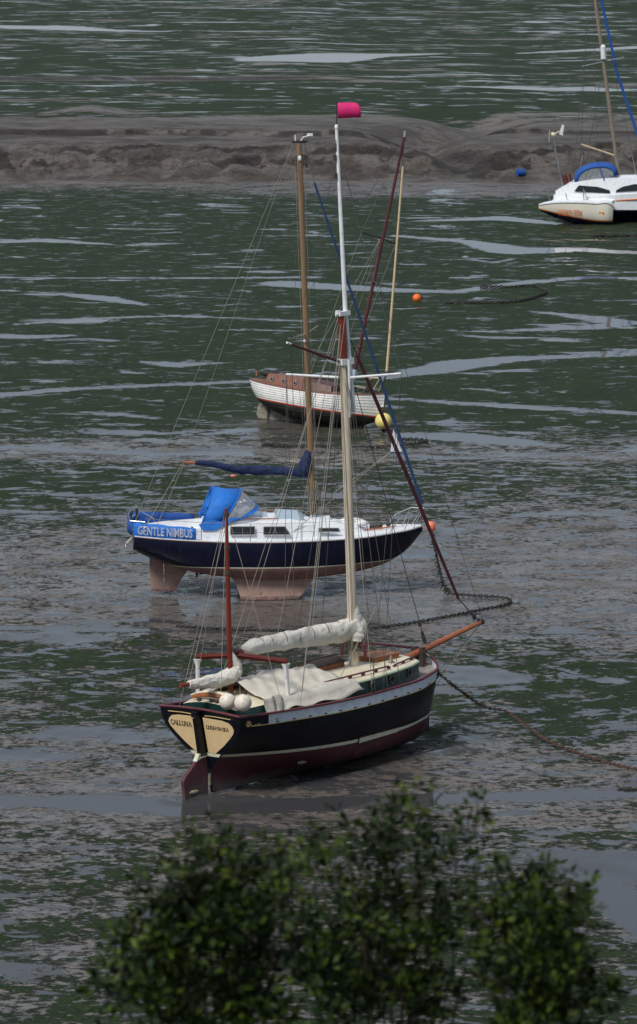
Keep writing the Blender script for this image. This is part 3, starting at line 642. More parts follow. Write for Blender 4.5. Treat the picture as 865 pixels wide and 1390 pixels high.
    # main cabin
    cab = trunk([(2.4, 1.06, 1.50, 1.0, 1.97, .12), (3.2, 1.08, 1.50, 1.02, 1.97, .13), (4.2, 1.05, 1.52, 1.0, 1.98, .13), (5.2, .92, 1.55, .88, 2.0, .12), (5.9, .76, 1.58, .72, 2.01, .11), ((6.25, 6.22), .66, 1.62, .62, 2.04, .10)],
          'cabin', ['green', 'cream'], T, 1)
    q = MB()
    for sg in (-1, 1):
        q.tube([Vector((x_, sg*(w_+.015), z_-.012)) for x_, w_, z_ in ((2.4, 1.0, 1.97), (3.2, 1.02, 1.97), (4.2, 1.0, 1.98), (5.2, .88, 2.0), (5.9, .72, 2.01), (6.24, .62, 2.04))], .028, 6)
    q.tube([Vector((6.25, y_, 2.035+.08*(1-(y_/.62)**2))) for y_ in (-.62, -.3, 0, .3, .62)], .026, 6)
    q.build('roof_edge', 'palegreen', cab)
    for x_, w_ in ((3.45, 1.055), (4.25, 1.02), (5.0, .93), (5.75, .78)):
        for sg in (-1, 1):
            q = MB(); ring = []
            c = Vector((x_, sg*(w_+.012), 1.80+.03*(x_-3.4)))
            for rr, dd in ((.055, 0), (.085, 0), (.085, .02), (.055, .02)):
                ring.append([c+Vector((math.cos(t)*rr, sg*dd, math.sin(t)*rr*1.25)) for t in np.linspace(0, 2*math.pi, 14, endpoint=False)])
            q.loft(ring+[ring[0]], True, 0, False); q.loft([[c+Vector((math.cos(t)*.056, sg*.004, math.sin(t)*.07)) for t in np.linspace(0, 2*math.pi, 14, endpoint=False)], [c+Vector((math.cos(t)*.056, sg*.008, math.sin(t)*.07)) for t in np.linspace(0, 2*math.pi, 14, endpoint=False)]], True, 1)
            q.build('porthole', ['darkwood', 'window'], cab)
    for sg in (-1, 1):      # grab rails on the roof
        for (xa, xb, wa, wb, za, zb) in ((2.9, 5.1, .84, .76, 2.06, 2.08), (5.4, 6.15, .66, .50, 2.05, 2.09)):
            q = MB(); q.tube([Vector((xa, sg*wa, za+.035)), Vector((xb, sg*wb, zb+.035))], .02, 6)
            n_ = int((xb-xa)/.37)
            for k in range(n_+1):
                t = k/n_; q.box((xa+(xb-xa)*t, sg*(wa+(wb-wa)*t), za+(zb-za)*t), (.10, .035, .06))
            q.build('grab_rail', 'rail', cab)
    q = MB(); p = on(T, 438, 905, z=2.14); q.box(p, (.86, .56, .20)); sk = q.build('skylight', 'teak', cab)
    q = MB(); q.loft([[p+Vector((sx, yy, zz)) for yy, zz in ((-.31, .10), (0, .22), (.31, .10))] for sx in (-.46, .46)], False); q.loft([[p+Vector((sx, yy, zz)) for yy, zz in ((-.31, .085), (0, .085), (.31, .085))] for sx in (-.46, .46)], False)
    for sx in (-.44, .44): q.add([p+Vector((sx, -.30, .09)), p+Vector((sx, .30, .09)), p+Vector((sx, 0, .21))], [(0, 1, 2)])
    q.box(p+Vector((0, 0, .22)), (.94, .06, .03)); q.build('lid', 'darkwood', sk, smooth=False)
    q = MB(); p = on(T, 513, 893, z=2.14); q.box(p, (.80, .60, .15)); hb = q.build('hatch', 'teak', cab)
    q = MB(); q.box(p+Vector((0, 0, .085)), (.86, .66, .03)); q.build('lid', 'teak', hb)
    q = MB(); q.tube([(5.55, -.42, 2.08), (5.55, -.42, 2.25)], .03, 8); q.tube([(5.55, -.42, 2.12), (5.55, -.42, 2.18)], .055, 8); q.box((5.55, -.42, 2.09), (.14, .1, .05)); q.build('vent', 'steel', cab)
    # aft coaming / cockpit
    co = trunk([(.12, .86, 1.65, .82, 1.90, .10), (.6, 1.02, 1.60, .98, 1.93, .12), (1.3, 1.08, 1.55, 1.02, 1.95, .12), (2.38, 1.08, 1.50, 1.0, 1.96, .12)], 'coaming', ['green', 'cream'], T, 1)
    q = MB(); q.tube([Vector((.28, y_, 2.03+.10*(1-(y_/.7)**2))) for y_ in np.linspace(-.7, .7, 9)], .035, 6, flat=(.8, 1.4)); q.build('coaming_rail', 'teak', co)
    q = MB(); q.tube([Vector((.34, y_, 2.07+.13*(1-(y_/.72)**2))) for y_ in np.linspace(-.72, .72, 9)], .05, 8, flat=(1.6, .6)); q.build('coaming_cap', 'cream', co)
    for y_ in (.35, -.2, -.05):
        q = MB(); q.box((.18, y_, 2.02), (.06, .08, .07)); q.tube([(.18, y_-.09, 2.06), (.18, y_+.09, 2.06)], .018, 6); q.build('cleat', 'darkwood', co)
    # masts and spars
    mb_, mt_ = on(T, 480, 885, y=0), on(T, 464, 428, y=0)
    tm0, tm1 = on(T, 474, 560, y=0), on(T, 457, 176, y=0)
    mr0 = on(T, 466.5, 488, y=0)
    q = MB(); q.tube([mb_-Vector((0, 0, .3)), mb_.lerp(mr0, .5), mr0], [.115, .105, .095], 14); mast = q.build('main_mast', 'mastcream', T)
    q = MB(); q.tube([mr0+Vector((0, 0, 0)), mt_], [.094, .088], 12, 0); q.build('doubling', 'spar', mast)
    off = Vector((.14, 0, 0))
    q = MB(); q.tube([tm0+off, on(T, 468, 428, y=0)+Vector((.03, 0, 0)), tm1], [.06, .055, .035], 10); tmast = q.build('topmast', 'white', T)
    q = MB(); q.box(mt_+Vector((.04, 0, .04)), (.34, .16, .10)); q.tube([mt_+Vector((-.12, 0, .03)), mt_+Vector((-.12, 0, .12))], .06, 8); q.build('mast_cap', 'white', mast)
    q = MB(); q.box(mr0+Vector((.05, 0, -.05)), (.38, .2, .14)); q.build('hounds', 'white', mast)
    q = MB(); q.tube([mr0-Vector((-.0, .16, .0)), mr0-Vector((.03, .16, 1.3))], .03, 6); q.build('cleat_batten', 'white', mast)
    q = MB(); q.sphere(tm1+Vector((0, 0, .05)), .045, 10, 6, sc=(1, 1, 1.6)); q.build('truck', 'white', tmast)
    for dz in (.55, .95): 
        q = MB(); q.tube([tm1+Vector((-.07, .02, -dz)), tm1+Vector((-.07, .02, -dz-.14))], .035, 6); q.build('block', 'darkwood', tmast)
    # crosstrees
    xm = mr0.x+.02; cl, cm, cr = on(T, 389, 508, x=xm), on(T, 470, 513, x=xm), on(T, 545, 507, x=xm)
    ct = []
    for e in (cl, cr):
        q = MB(); q.tube([cm, e], [.032, .024], 8); ct.append(q.build('crosstree', 'white', mast))
    # short spar pointing aft from the hounds
    p0, p1 = on(T, 461, 491, y=0), on(T, 395, 467, y=0)
    q = MB(); q.tube([p0, p1], [.035, .028], 8); sp_ = q.build('spar', 'maroonspar', T)
    q = MB(); q.tube([p1, p1+(p1-p0).normalized()*.13], .026, 8); q.build('spar_tip', 'white', sp_)
    wire(T, p1, p1-Vector((0, 0, 1.6)), .006, 'tarred', 'halyard')
    # flag
    f0, f1 = on(T, 459, 205, y=0)-Vector((.06, 0, 0)), on(T, 457.5, 138, y=0)
    q = MB(); q.tube([f0, f1], .014, 6); q.build('flagstaff', 'tarred', T)
    fr = []; mi = mtx(T).inverted().to_3x3(); ex = mi @ Vector((1, -.12, 0)); ez = mi @ Vector((0, 0, 1))
    for i in range(11):
        t = i/10; hh = .36 if True else 0
        top = .35-.0*t-(.07*((t-.8)/.2)**2 if t > .8 else 0)
        fr.append([f1+ex*(.02+.52*t)+ez*(-.37+.02*t)+(ex.cross(ez))*.025*math.sin(t*6), f1+ex*(.02+.51*t)+ez*(-.18+.01*t)+(ex.cross(ez))*.025*math.sin(t*6+.5), f1+ex*(.02+.49*t)+ez*(-.37+top)+(ex.cross(ez))*.025*math.sin(t*6+1)])
    q = MB(); q.loft(fr, False); fl = q.build('flag', 'pinkflag', T)
    sm = fl.modifiers.new('s', 'SOLIDIFY'); sm.thickness = .006
    # main boom with sail cover
    b0, b1 = on(T, 486, 862, y=0), on(T, 324, 884, y=0)
    q = MB(); q.tube([b0, b1-(b0-b1).normalized()*.1], .05, 8); boom = q.build('boom', 'rail', T)
    pts, rad = [], []
    for i in range(27):
        t = i/26; u_ = 489+(328-489)*t; v_ = 852+(881-852)*t-1.5*math.sin(t*math.pi)
        pts.append(on(T, u_, v_, y=.0)); rad.append((.245*(1-t)+.15*t)*(1+.05*math.sin(t*23)+.05*math.sin(t*41+1))*(min(1, (1-t)*6+.45)))
    q = MB(); cloth_tube(q, pts, [r_*1.08 for r_ in rad], 30, .18, 3, flat=(.8, 1), per=10); q.build('sail_cover', 'canvas', boom, angle=70)
    q = MB(); ring = [(479.5, 822, .11), (480, 830, .135), (481, 840, .17), (480, 851, .24), (478, 862, .27), (477, 870, .25)]
    cloth_tube(q, [on(T, u_, v_, y=0) for u_, v_, r_ in ring], [r_ for u_, v_, r_ in ring], 22, .22, 9, up=(0, 1, 0), flat=(1, 1)); q.build('mast_cover', 'canvas', mast)
    for t in (.1, .22, .34, .45, .57, .68, .78, .88):
        i = int(t*26); q = MB(); c = pts[i]; r_ = rad[i]*1.05
        q.tube([c+Vector((0, math.cos(a_)*r_*.77, math.sin(a_)*r_)) for a_ in np.linspace(0, 2*math.pi, 16)], .008, 5); q.build('sail_tie', 'darkwood', boom)
    # rope coils at mast foot
    q = MB()
    for k in range(46):
        a_ = random.uniform(0, 2*math.pi); rr = random.uniform(.11, .27); c = Vector((mb_.x+rr*math.cos(a_), rr*math.sin(a_), mb_.z+.02+random.uniform(0, .1)))
        hh = random.uniform(.25, .5); ww = random.uniform(.03, .07)
        q.tube([c+Vector((ww*math.cos(s_)*math.sin(a_), -ww*math.cos(s_)*math.cos(a_), hh*.5+hh*.5*math.sin(s_))) for s_ in np.linspace(0, 2*math.pi, 11)], .017, 5)
    q.build('coiled_halyards', 'rope', mast)
    q = MB(); q.tube([mb_+Vector((0, -.42, .18)), mb_+Vector((0, .42, .18))], .03, 6)
    for sg in (-1, 1): q.tube([mb_+Vector((0, sg*.36, -.1)), mb_+Vector((0, sg*.36, .2))], .035, 6)
    q.build('belaying_rail', 'rail', T)
    # boom gallows
    gx_ = on(T, 268, 915, y=.85).x
    gl0, gl1 = on(T, 268, 893, y=.80), on(T, 388, 899, y=-.98)
    gm = on(T, 335, 886, y=0)
    q = MB(); q.tube([gl0+Vector((0, .05, .02)), gl0.lerp(gl1, .30)+Vector((0, 0, .08)), gl0.lerp(gl1, .5)+Vector((0, 0, .10)), gl0.lerp(gl1, .7)+Vector((0, 0, .07)), gl1+Vector((0, -.05, .02))], .055, 4, flat=(.8, 1.2)); gal = q.build('boom_gallows', mat('dark_red_gallows_paint', (.10, .012, .010), .6, spec=.15), T)
    for g_, yb in ((gl0, .86), (gl1, -1.03)):
        q = MB(); q.tube([Vector((g_.x, yb, 1.72)), g_+Vector((0, 0, -.16)), g_+Vector((0, 0, -.03))], [.042, .05, .10], 8); q.build('post', 'white', gal)
    # mizzen mast (thin red) and its wrapped sail
    z0, z1 = on(T, 312, 888, y=0), on(T, 307, 690, y=0)
    zb = Vector((z0.x-.02, 0, 1.85))
    q = MB(); q.tube([zb, z0, z0.lerp(z1, .5), z1], [.06, .058, .05, .035], 10); miz = q.build('mizzen_mast', 'spar', T)
    for t_ in (.55, .72, .95):
        q = MB(); q.tube([z0.lerp(z1, t_), z0.lerp(z1, t_)+Vector((0, 0, .07))], .065, 8); q.build('band', 'darkwood', miz)
    wrap = [(313, 886, .05), (316, 893, .085), (320, 903, .13), (319, 912, .17), (311, 919, .18), (300, 923, .16), (288, 925, .15), (274, 927, .13), (263, 929, .11), (256, 929, .08)]
    P = [on(T, u_, v_, y=0) for u_, v_, r_ in wrap]
    PP, RR = [], []
    for i in range(len(P)-1):
        for t in (0, .5): PP.append(P[i].lerp(P[i+1], t)); RR.append(wrap[i][2]*(1-t)+wrap[i+1][2]*t)
    PP.append(P[-1]); RR.append(wrap[-1][2])
    q = MB(); cloth_tube(q, PP, [r_*1.05 for r_ in RR], 24, .24, 13, up=(0, 1, 0), per=8)
    e0 = P[-1]; mzb = MB(); mzb.tube([P[-2], e0, on(T, 245, 930.5, y=0)], .05, 8); mzboom = mzb.build('mizzen_boom', 'spar', T)
    q.build('mizzen_sail_cover', 'canvas', mzboom)
    # bowsprit
    s0, s1 = on(T, 570, 884, y=0), on(T, 656, 843, y=0)
    s00 = Vector((6.2, 0, 1.95))
    q = MB(); q.tube([s0-(s1-s0).normalized()*.5, s0, s1], [.075, .075, .05], 10); bs = q.build('bowsprit', 'bowsprit', T)
    q = MB(); q.tube([s1-(s1-s0).normalized()*.10, s1-(s1-s0).normalized()*.02], .07, 8); q.tube([s1-(s1-s0).normalized()*.16+Vector((0, 0, -.1)), s1-(s1-s0).normalized()*.16+Vector((0, 0, .12))], .02, 6); q.build('cranse_iron', 'darkiron', bs)
    q = MB(); q.box((6.95, .11, 2.0), (.12, .1, .42)); q.box((6.95, -.11, 2.0), (.12, .1, .42)); q.box((6.95, 0, 2.12), (.1, .42, .08)); q.build('bitts', 'darkwood', T)
    q = MB(); q.tube([(7.12, 0, 1.82), (7.25, 0, 1.6), (7.21, 0, 1.1), (7.16, 0, .5), (7.12, 0, .2)], .045, 8); q.build('stem', ['black'], T)
    # spare pole on the far side deck
    q = MB(); q.tube([on(T, 492, 872, y=.75), on(T, 578, 881, y=.35)], .03, 6); q.build('deck_pole', 'rail', T)
    # jib furled round its stay
    j0, j1 = on(T, 651, 845, y=0), on(T, 463, 432, y=0)
    ja, jb = on(T, 622, 812, y=0), on(T, 485, 482, y=0)
    jn = []
    for i in range(15): t = i/14; jn.append(ja.lerp(jb, t))
    q = MB(); q.tube(jn, [.046*(.75+.25*math.sin(t*3.1)) for t in np.linspace(0, 1, 15)], 8, wob=.15); q.build('furled_jib', 'maroonspar', T)
    wire(T, j0, ja, .012, 'maroonspar', 'forestay'); wire(T, jb, j1, .009, 'tarred', 'forestay')
    q = MB(); q.sphere(j0.lerp(ja, .25), .05, 8, 6, sc=(1, 1, 1.6)); q.build('furling_drum', M['darkiron'], T)
    # rigging
    bow = s1; top = on(T, 459, 205, y=0)
    wire(T, top, bow, .005, 'wire', 'topmast_stay')
    st0 = on(T, 577, 872, y=0); wire(T, st0, mr0+Vector((.1, 0, .1)), .008, 'tarred', 'fore_stay')
    q = MB(); q.tube([st0, st0.lerp(mr0, .04)], [.05, .035], 8); q.tube([st0.lerp(mr0, .06), st0.lerp(mr0, .08)], .045, 6); q.build('deadeye', 'darkwood', T)
    for sg, e in ((1, cl), (-1, cr)):
        for x_, tp, r_ in ((mb_.x-.75, mr0, .007), (mb_.x-.3, mr0, .007), (mb_.x+.15, mr0, .007), (mb_.x-.5, None, .006), (mb_.x-.9, None, .006)):
            foot_ = H.side(x_, H.sheer(x_)-.02, sg, -.02)
            if tp is None:
                wire(T, foot_, e, r_, 'wire', 'shroud')
            else: wire(T, foot_, tp+Vector((0, sg*.06, .0)), r_, 'wire', 'shroud')
            q = MB(); q.tube([foot_-Vector((0, 0, .05)), foot_+((tp if tp is not None else e)-foot_).normalized()*.26], .014, 6); q.build('rigging_screw', 'tarred', T)
        wire(T, e, top, .005, 'wire', 'topmast_shroud')
        wire(T, H.side(1.6, H.sheer(1.6), sg), mt_, .006, 'rope', 'running_backstay')
    wire(T, b1, mt_+Vector((-.1, 0, 0)), .006, 'rope', 'topping_lift')
    wire(T, b1.lerp(b0, .3), mt_+Vector((-.1, .05, -.3)), .006, 'rope', 'lazy_jack'); wire(T, b1.lerp(b0, .6), mt_+Vector((-.1, -.05, -.3)), .006, 'rope', 'lazy_jack')
    for d_ in (-.22, -.14, .18, .26):
        wire(T, mb_+Vector((d_, .1 if d_ > 0 else -.12, .1)), mt_.lerp(mr0, random.random())+Vector((d_*.5, 0, 0)), .007, 'rope', 'halyard')
    for (u0, v0, y0, u1, v1) in ((430, 955, -1.2, 512, 820), (452, 900, -.6, 520, 800)):
        pass
    wire(T, on(T, 300, 938, y=-.5), z1, .006, 'rope', 'mizzen_shroud'); wire(T, Vector((z0.x-.3, .95, 1.7)), z1, .006, 'rope', 'mizzen_shroud')
    wire(T, Vector((z0.x+.5, -1.15, 1.62)), z1, .006, 'rope', 'mizzen_shroud'); wire(T, Vector((.05, .9, 1.75)), z1, .006, 'rope', 'mizzen_shroud')
    wire(T, P[-1], z0.lerp(z1, .9), .006, 'rope', 'mizzen_topping_lift')
    wire(T, b1, Vector((.9, -.2, 1.9)), .009, 'rope', 'mainsheet'); wire(T, b1+Vector((.2, 0, 0)), Vector((.9, .2, 1.9)), .009, 'rope', 'mainsheet')
    wire(T, s1, H.side(6.6, 1.4, -1), .006, 'rope', 'bobstay'); wire(T, s1, H.side(6.4, 1.7, -1), .006, 'wire', 'bowsprit_shroud'); wire(T, s1, H.side(6.4, 1.7, 1), .006, 'wire', 'bowsprit_shroud')
    wire(T, s1, Vector((7.22, 0, 1.15)), .006, 'rope', 'bobstay')
    wire(T, Vector((2.0, -1.02, 1.98)), cl.lerp(mt_, .5)*0+mr0+Vector((0, -.1, 1)), .006, 'rope', 'halyard')
    wire(T, on(T, 455, 933, y=-1.0), on(T, 512, 822, y=-.0), .007, 'rope', 'sheet'); wire(T, on(T, 505, 930, y=-1.1), mr0, .007, 'rope', 'halyard')
    # stanchions aft corner
    for y_ in (1.1, -1.1):
        q = MB(); q.tube([(.05, y_, 1.7), (.03, y_, 1.98)], .012, 6); q.build('stanchion', 'steel', T)
    # mooring gear at the stem
    q = MB(); q.sphere(H.side(7.05, 1.62, -1, .1), .085, 12, 8, sc=(1, 1, 1.5)); q.build('stem_fender', 'tarred', T)
    return T, H, s1
M['bowspritpale'] = mat('pale_buff_sail_roll', (.62, .47, .28), .6, var=.08)
mat_zinc = mat('pale_zinc_anode', (.34, .30, .22), .7, var=.3, vscale=12)
BOAT1, H1, SPRIT = gaff_ketch()
MW = mtx(BOAT1)

# tarpaulin over the cockpit
def tarpaulin():
    T = BOAT1; n, m_ = 44, 40; rows = []
    for i in range(n+1):
        s_ = i/n; x = .92+2.6*s_ ; row = []
        for j in range(m_+1):
            t = -1+2*j/m_
            wd = 1.24-.10*max(0, s_-.7); y = t*wd
            zc = 2.13+.24*math.exp(-(t/.45)**2)*(1-.35*s_) + (.05*math.exp(-((s_-.55)/.3)**2))
            zr = zc-.42*abs(t)**2.2
            if t < -.66: zr -= .17*((-t-.66)/.34)**.8
            if t > .8: zr -= .2*((t-.8)/.2)
            zr += .018*math.sin(x*9+t*5+2*math.sin(t*4))+.022*math.sin(t*11+x*3.5)+.015*math.sin(x*17-t*8)
            wv = .018*math.sin(x*9+t*5)+.02*math.sin(t*11+x*3.5)+.03*max(0, math.sin(x*2.2+1))*math.sin(t*6+x*4)
            if abs(y) < 1.05: zr = max(zr, 2.0+.12*max(0, 1-y*y)+.04+wv)
            else: zr = 2.04+wv*.5-min(1, (abs(y)-1.05)/.14)*(.26+.04*math.sin(x*7))
            edge = .25*max(0, (-t-.5)/.5)
            xx = x+(edge if s_ > .6 else 0)*(s_-.6)/.4*1.2+.04*math.sin(t*9)*(1 if i in (0, n) else 0)
            row.append(Vector((xx, y, zr)))
        rows.append(row)
    q = MB(); q.loft(rows, False)
    root = q.build('tarpaulin', 'tarp', None, angle=80)
    sm = root.modifiers.new('s', 'SOLIDIFY'); sm.thickness = .012
    # loose grey fold hanging over the rail
    q = MB(); rows = []
    for i in range(13):
        s_ = i/12; x = .78+.62*s_; row = []
        for j in range(11):
            t = j/10; row.append(Vector((x+.10*t*math.sin(s_*8), -1.06-.20*t+.05*math.sin(s_*14+t*3), 2.12-.14*abs(s_-.5)-.44*t+.02*math.sin(s_*20))))
        rows.append(row)
    q.loft(rows, False); fo = q.build('fold', mat('grey_tarpaulin_fold', (.36, .34, .30), .85, var=.15, bump=.05, bscale=6), root, angle=80)
    sm = fo.modifiers.new('s', 'SOLIDIFY'); sm.thickness = .012
    root.matrix_world = MW
    tag(root, 'crumpled off white tarpaulin draped over the cockpit of the dark hulled gaff boat', 'tarpaulin')
tarpaulin()
def ball(name, c, r, mt, label, cat, group=None, sc=(1, 1, 1), neck=None, dark='darkiron'):
    root = empty(name, c); q = MB(); q.sphere((0, 0, 0), r, 22, 16, sc=sc); q.build('float', mt, root)
    if neck:
        d = Vector(neck).normalized(); q = MB(); q.tube([d*r*.92, d*r*1.12, d*r*1.3], [r*.30, r*.24, r*.14], 10); q.build('eye', dark, root)
    tag(root, label, cat, group); return root
for i, (u_, v_) in enumerate(((309, 952), (330, 954))):
    p = MW @ on(BOAT1, u_, v_, x=-.02)
    ball('ball_fender', p, .185 if i == 0 else .19, 'fender', ['round off white fender on the dark boat stern rail, nearer the rudder', 'round off white fender on the dark boat stern rail, nearer the scroll ornament'][i], 'fender', 'round fenders on the stern rail', neck=(.2, .3, 1))

# ------------------------------------------------------------------ bilge keel yacht
def yacht():
    h = 3.0; L = 7.95
    a = gp(200, 800); T = empty('sailing_yacht', (a.x-.32, a.y-.7, .01), (R(0), R(0), R(h)))
    tag(T, 'navy blue yacht with pink keels, blue cockpit screens and blue hood, standing upright on mud', 'yacht')
    xs = [0, .5, 1.3, 2.5, 4, 5.3, 6.4, 7.2, 7.7, 8.05]
    zk = [1.30, 1.02, .72, .50, .40, .46, .62, .90, 1.27, 1.72]
    zs = [1.78, 1.75, 1.71, 1.67, 1.66, 1.68, 1.71, 1.77, 1.81, 1.85]
    tk = [0, .08, .25, .5, .75, 1]
    bt = [[.02, .45, .70, .82, .86, .86], [.02, .48, .80, .95, 1.0, .99], [.02, .6, .98, 1.12, 1.16, 1.13], [.02, .7, 1.1, 1.24, 1.29, 1.26],
          [.02, .72, 1.14, 1.30, 1.35, 1.32], [.02, .6, 1.0, 1.15, 1.21, 1.2], [.02, .32, .60, .80, .92, .95], [.02, .17, .34, .48, .58, .63], [.02, .09, .18, .26, .33, .37], [.01, .015, .02, .025, .03, .035]]
    H = Hull(xs, zk, zs, tk, bt, lambda x, z: x+.10*(z-1.7)*max(0, 1-x/.6))
    H.build(T, [(lambda i: .925, 0, 7), (lambda i: .955, 1, 1), (lambda i: H.zs[i]-.035, 2, 8), (lambda i: H.zs[i]-.012, 3, 1), (lambda i: H.zs[i], 1, 1)], ['pinkred', 'boot', 'navy', 'rail', 'white'])
    H.deck(T, .01, 'gel', inset=.0, camber=.08); H.railing(T, .04, .03, 'white', 'toe_rail', zoff=.012)
    q = MB()   # lighter lower bottom patch follows the keels
    for sg in (-1, 1):
        def sec(zf, xa, xb, y0, th):
            return [Vector((xa, y0-th*.2, zf)), Vector((xa+(xb-xa)*.3, y0-th, zf)), Vector((xb-(xb-xa)*.25, y0-th*.8, zf)), Vector((xb, y0, zf)), Vector((xb-(xb-xa)*.25, y0+th*.8, zf)), Vector((xa+(xb-xa)*.3, y0+th, zf))]
        q = MB(); yb = sg*.72
        q.loft([sec(.80, 2.55, 5.35, sg*.62, .13), sec(.62, 2.65, 5.10, sg*.7, .11), sec(.45, 2.78, 4.92, sg*.76, .085), sec(.2, 2.88, 4.72, sg*.84, .07), sec(.06, 2.92, 4.60, sg*.88, .065)], True, 0)
        q.loft([sec(.06, 2.92, 4.60, sg*.88, .066), sec(-.02, 2.94, 4.54, sg*.89, .066)], True, 1)
        q.build('bilge_keel', ['pink', 'pinkred'], T, angle=50)
    q = MB()
    def rs(zf, xa, xb, th): return [Vector((xa, 0, zf)), Vector(((xa+xb)/2, -th, zf)), Vector((xb, -th*.8, zf)), Vector((xb, th*.8, zf)), Vector(((xa+xb)/2, th, zf))]
    q.loft([rs(1.05, .42, .80, .05), rs(.3, .44, .82, .045), rs(.12, .46, .84, .04)], True, 0); q.build('rudder', 'pink', T, angle=50)
    q = MB(); q.loft([rs(1.05, .83, 2.1, .06), rs(.75, .83, 1.55, .055), rs(.4, .84, 1.30, .05), rs(.12, .86, 1.16, .04)], True, 0); q.loft([rs(.12, .46, 1.16, .041), rs(.07, .5, 1.12, .041)], True, 1); q.build('skeg', ['pink', 'pinkred'], T, angle=50)
    q = MB(); q.poly([Vector((x_, -.05, z_)) for x_, z_ in ((2.0, .80), (2.0, .56), (2.15, .50), (2.8, .46), (2.9, .74))], .1, (0, 1, 0)); q.build('keel_fairing', 'pinkred', T, smooth=False)
    q = MB(); q.tube([(1.80, 0, .54), (2.1, 0, .58)], .02, 6)
    for k in range(3):
        a_ = k*2.1; q.box((1.74, .06*math.cos(a_), .54+.06*math.sin(a_)), (.03, .09, .09), rot=Euler((a_, .5, 0)))
    q.sphere((1.74, 0, .54), .04, 8, 6); q.build('propeller', 'darkiron', T)
    # coachroof
    S = lambda u_, v_, y_: on(T, u_, v_, y=y_)
    cab = trunk([(1.9, .98, 1.66, .88, 2.03, .10), (2.6, 1.0, 1.65, .90, 2.08, .12), (3.6, 1.0, 1.64, .90, 2.10, .13), (4.35, .95, 1.66, .84, 2.09, .12), (4.9, .84, 1.67, .72, 2.00, .10), (5.6, .72, 1.69, .60, 1.96, .09), (6.1, .60, 1.72, .46, 1.93, .07), ((6.45, 6.25), .46, 1.74, .36, 1.88, .05)], 'cabin', ['gel', 'gel'], T)
    trunk([((3.9, 3.95), .55, 2.15, .50, 2.29, .04), ((4.65, 4.55), .50, 2.08, .40, 2.27, .03), ((4.9, 4.68), .46, 2.05, .3, 2.15, .02)], 'coachroof_step', ['hatch', 'gel'], cab)
    def win(u0, u1, v0, v1, y_, sl=0, mtl='window'):
        a_, b_ = S(u0, v1, y_), S(u1, v0, y_)
        pr = [Vector((a_.x, y_-.03, a_.z)), Vector((b_.x, y_-.03, a_.z)), Vector((b_.x-sl, y_+.01, b_.z)), Vector((a_.x, y_+.01, b_.z))]
        for sg in (1, -1):
            pp = [Vector((p.x, p.y*sg, p.z)) for p in pr]
            q = MB(); q.poly(pp, .012, (0, -sg, 0)); wn = q.build('window', mtl, cab, smooth=False)
            fr_ = MB()
            for c_, d_ in zip(pp, pp[1:]+pp[:1]): fr_.tube([c_+Vector((0, -.012*sg, 0)), d_+Vector((0, -.012*sg, 0))], .014, 5)
            mid = (pp[0]+pp[1])/2, (pp[3]+pp[2])/2
            fr_.tube([mid[0]+Vector((0, -.012*sg, 0)), mid[1]+Vector((0, -.012*sg, 0))], .010, 5)
            fr_.build('frame', 'steel', wn)
    win(313, 346, 715, 726, -.985); win(358, 394, 715, 726, -.975, .14); win(433, 462, 717, 722, -.80, .05)
    q = MB(); 
    for k in range(2): q.box((2.95, 0, 2.22+.03*k), (1.5-.3*k, .72-.1*k, .03))
    q.build('sliding_hatch', 'hatch', cab)
    q = MB()
    for sg in (-1, 1): q.tube([(2.9, sg*.62, 2.20), (4.0, sg*.62, 2.21)], .016, 6)
    q.build('grab_rail', 'teak', cab)
    q = MB(); q.box((5.2, 0, 2.09), (.55, .5, .09)); q.build('fore_hatch', 'gel', cab)
    # cover bundle on foredeck
    q = MB()
    for x_, y_, r_ in ((5.55, -.25, .16), (5.95, 0, .17), (6.2, .1, .15), (6.35, -.15, .12)): q.sphere((x_, y_, 1.97), r_, 12, 8, sc=(1.6, 1, .75))
    q.build('folded_tender', 'white', T)
    q = MB(); q.box((6.75, 0, 1.83), (.35, .2, .12)); q.tube([(6.6, .1, 1.86), (7.0, .12, 1.90), (7.5, .05, 1.92)], .025, 6); q.sphere((6.85, -.05, 1.90), .09, 8, 6); q.sphere((7.1, .05, 1.90), .07, 8, 6); q.build('windlass', 'darkwood', T)
    q = MB(); q.tube([(6.4, -.3, 1.80), (7.3, -.12, 1.87)], .02, 6); q.build('boathook', 'bowsprit', T)
    # cockpit coamings
    q = MB()
    for sg in (-1, 1): q.loft([[Vector((x_, sg*(w_+.06), 1.7)), Vector((x_, sg*(w_+.03), zt)), Vector((x_, sg*(w_-.08), zt)), Vector((x_, sg*(w_-.10), 1.65))] for x_, w_, zt in ((.25, .55, 1.88), (.8, .72, 1.92), (1.9, .84, 1.98), (2.2, .88, 2.04))], True)
    q.box((.25, 0, 1.78), (.12, 1.1, .16)); q.build('coaming', 'gel', T)
    # canvas dodgers
    for sg in (-1, 1):
        rows = []
        for i in range(15):
            x_ = -.02+1.72*i/14; b_ = H.bx(max(0, x_), 1.72)-.02
            zt = 2.19-.010*i+.01*math.sin(i*1.3); zb_ = 1.745-.004*i
            rows.append([Vector((x_, sg*(b_+.015*math.sin(i*.9)), zb_+(zt-zb_)*t-(.02*math.sin(math.pi*i/14) if t == 0 else 0)+(.03*math.cos(i*.9) if 0 < t < 1 else 0)*0)) for t in (0, .33, .66, 1)])
        q = MB(); q.loft(rows, False); dg = q.build('spray_dodger', 'blue' if sg == -1 else 'midblue', T)
        sm = dg.modifiers.new('s', 'SOLIDIFY'); sm.thickness = .008
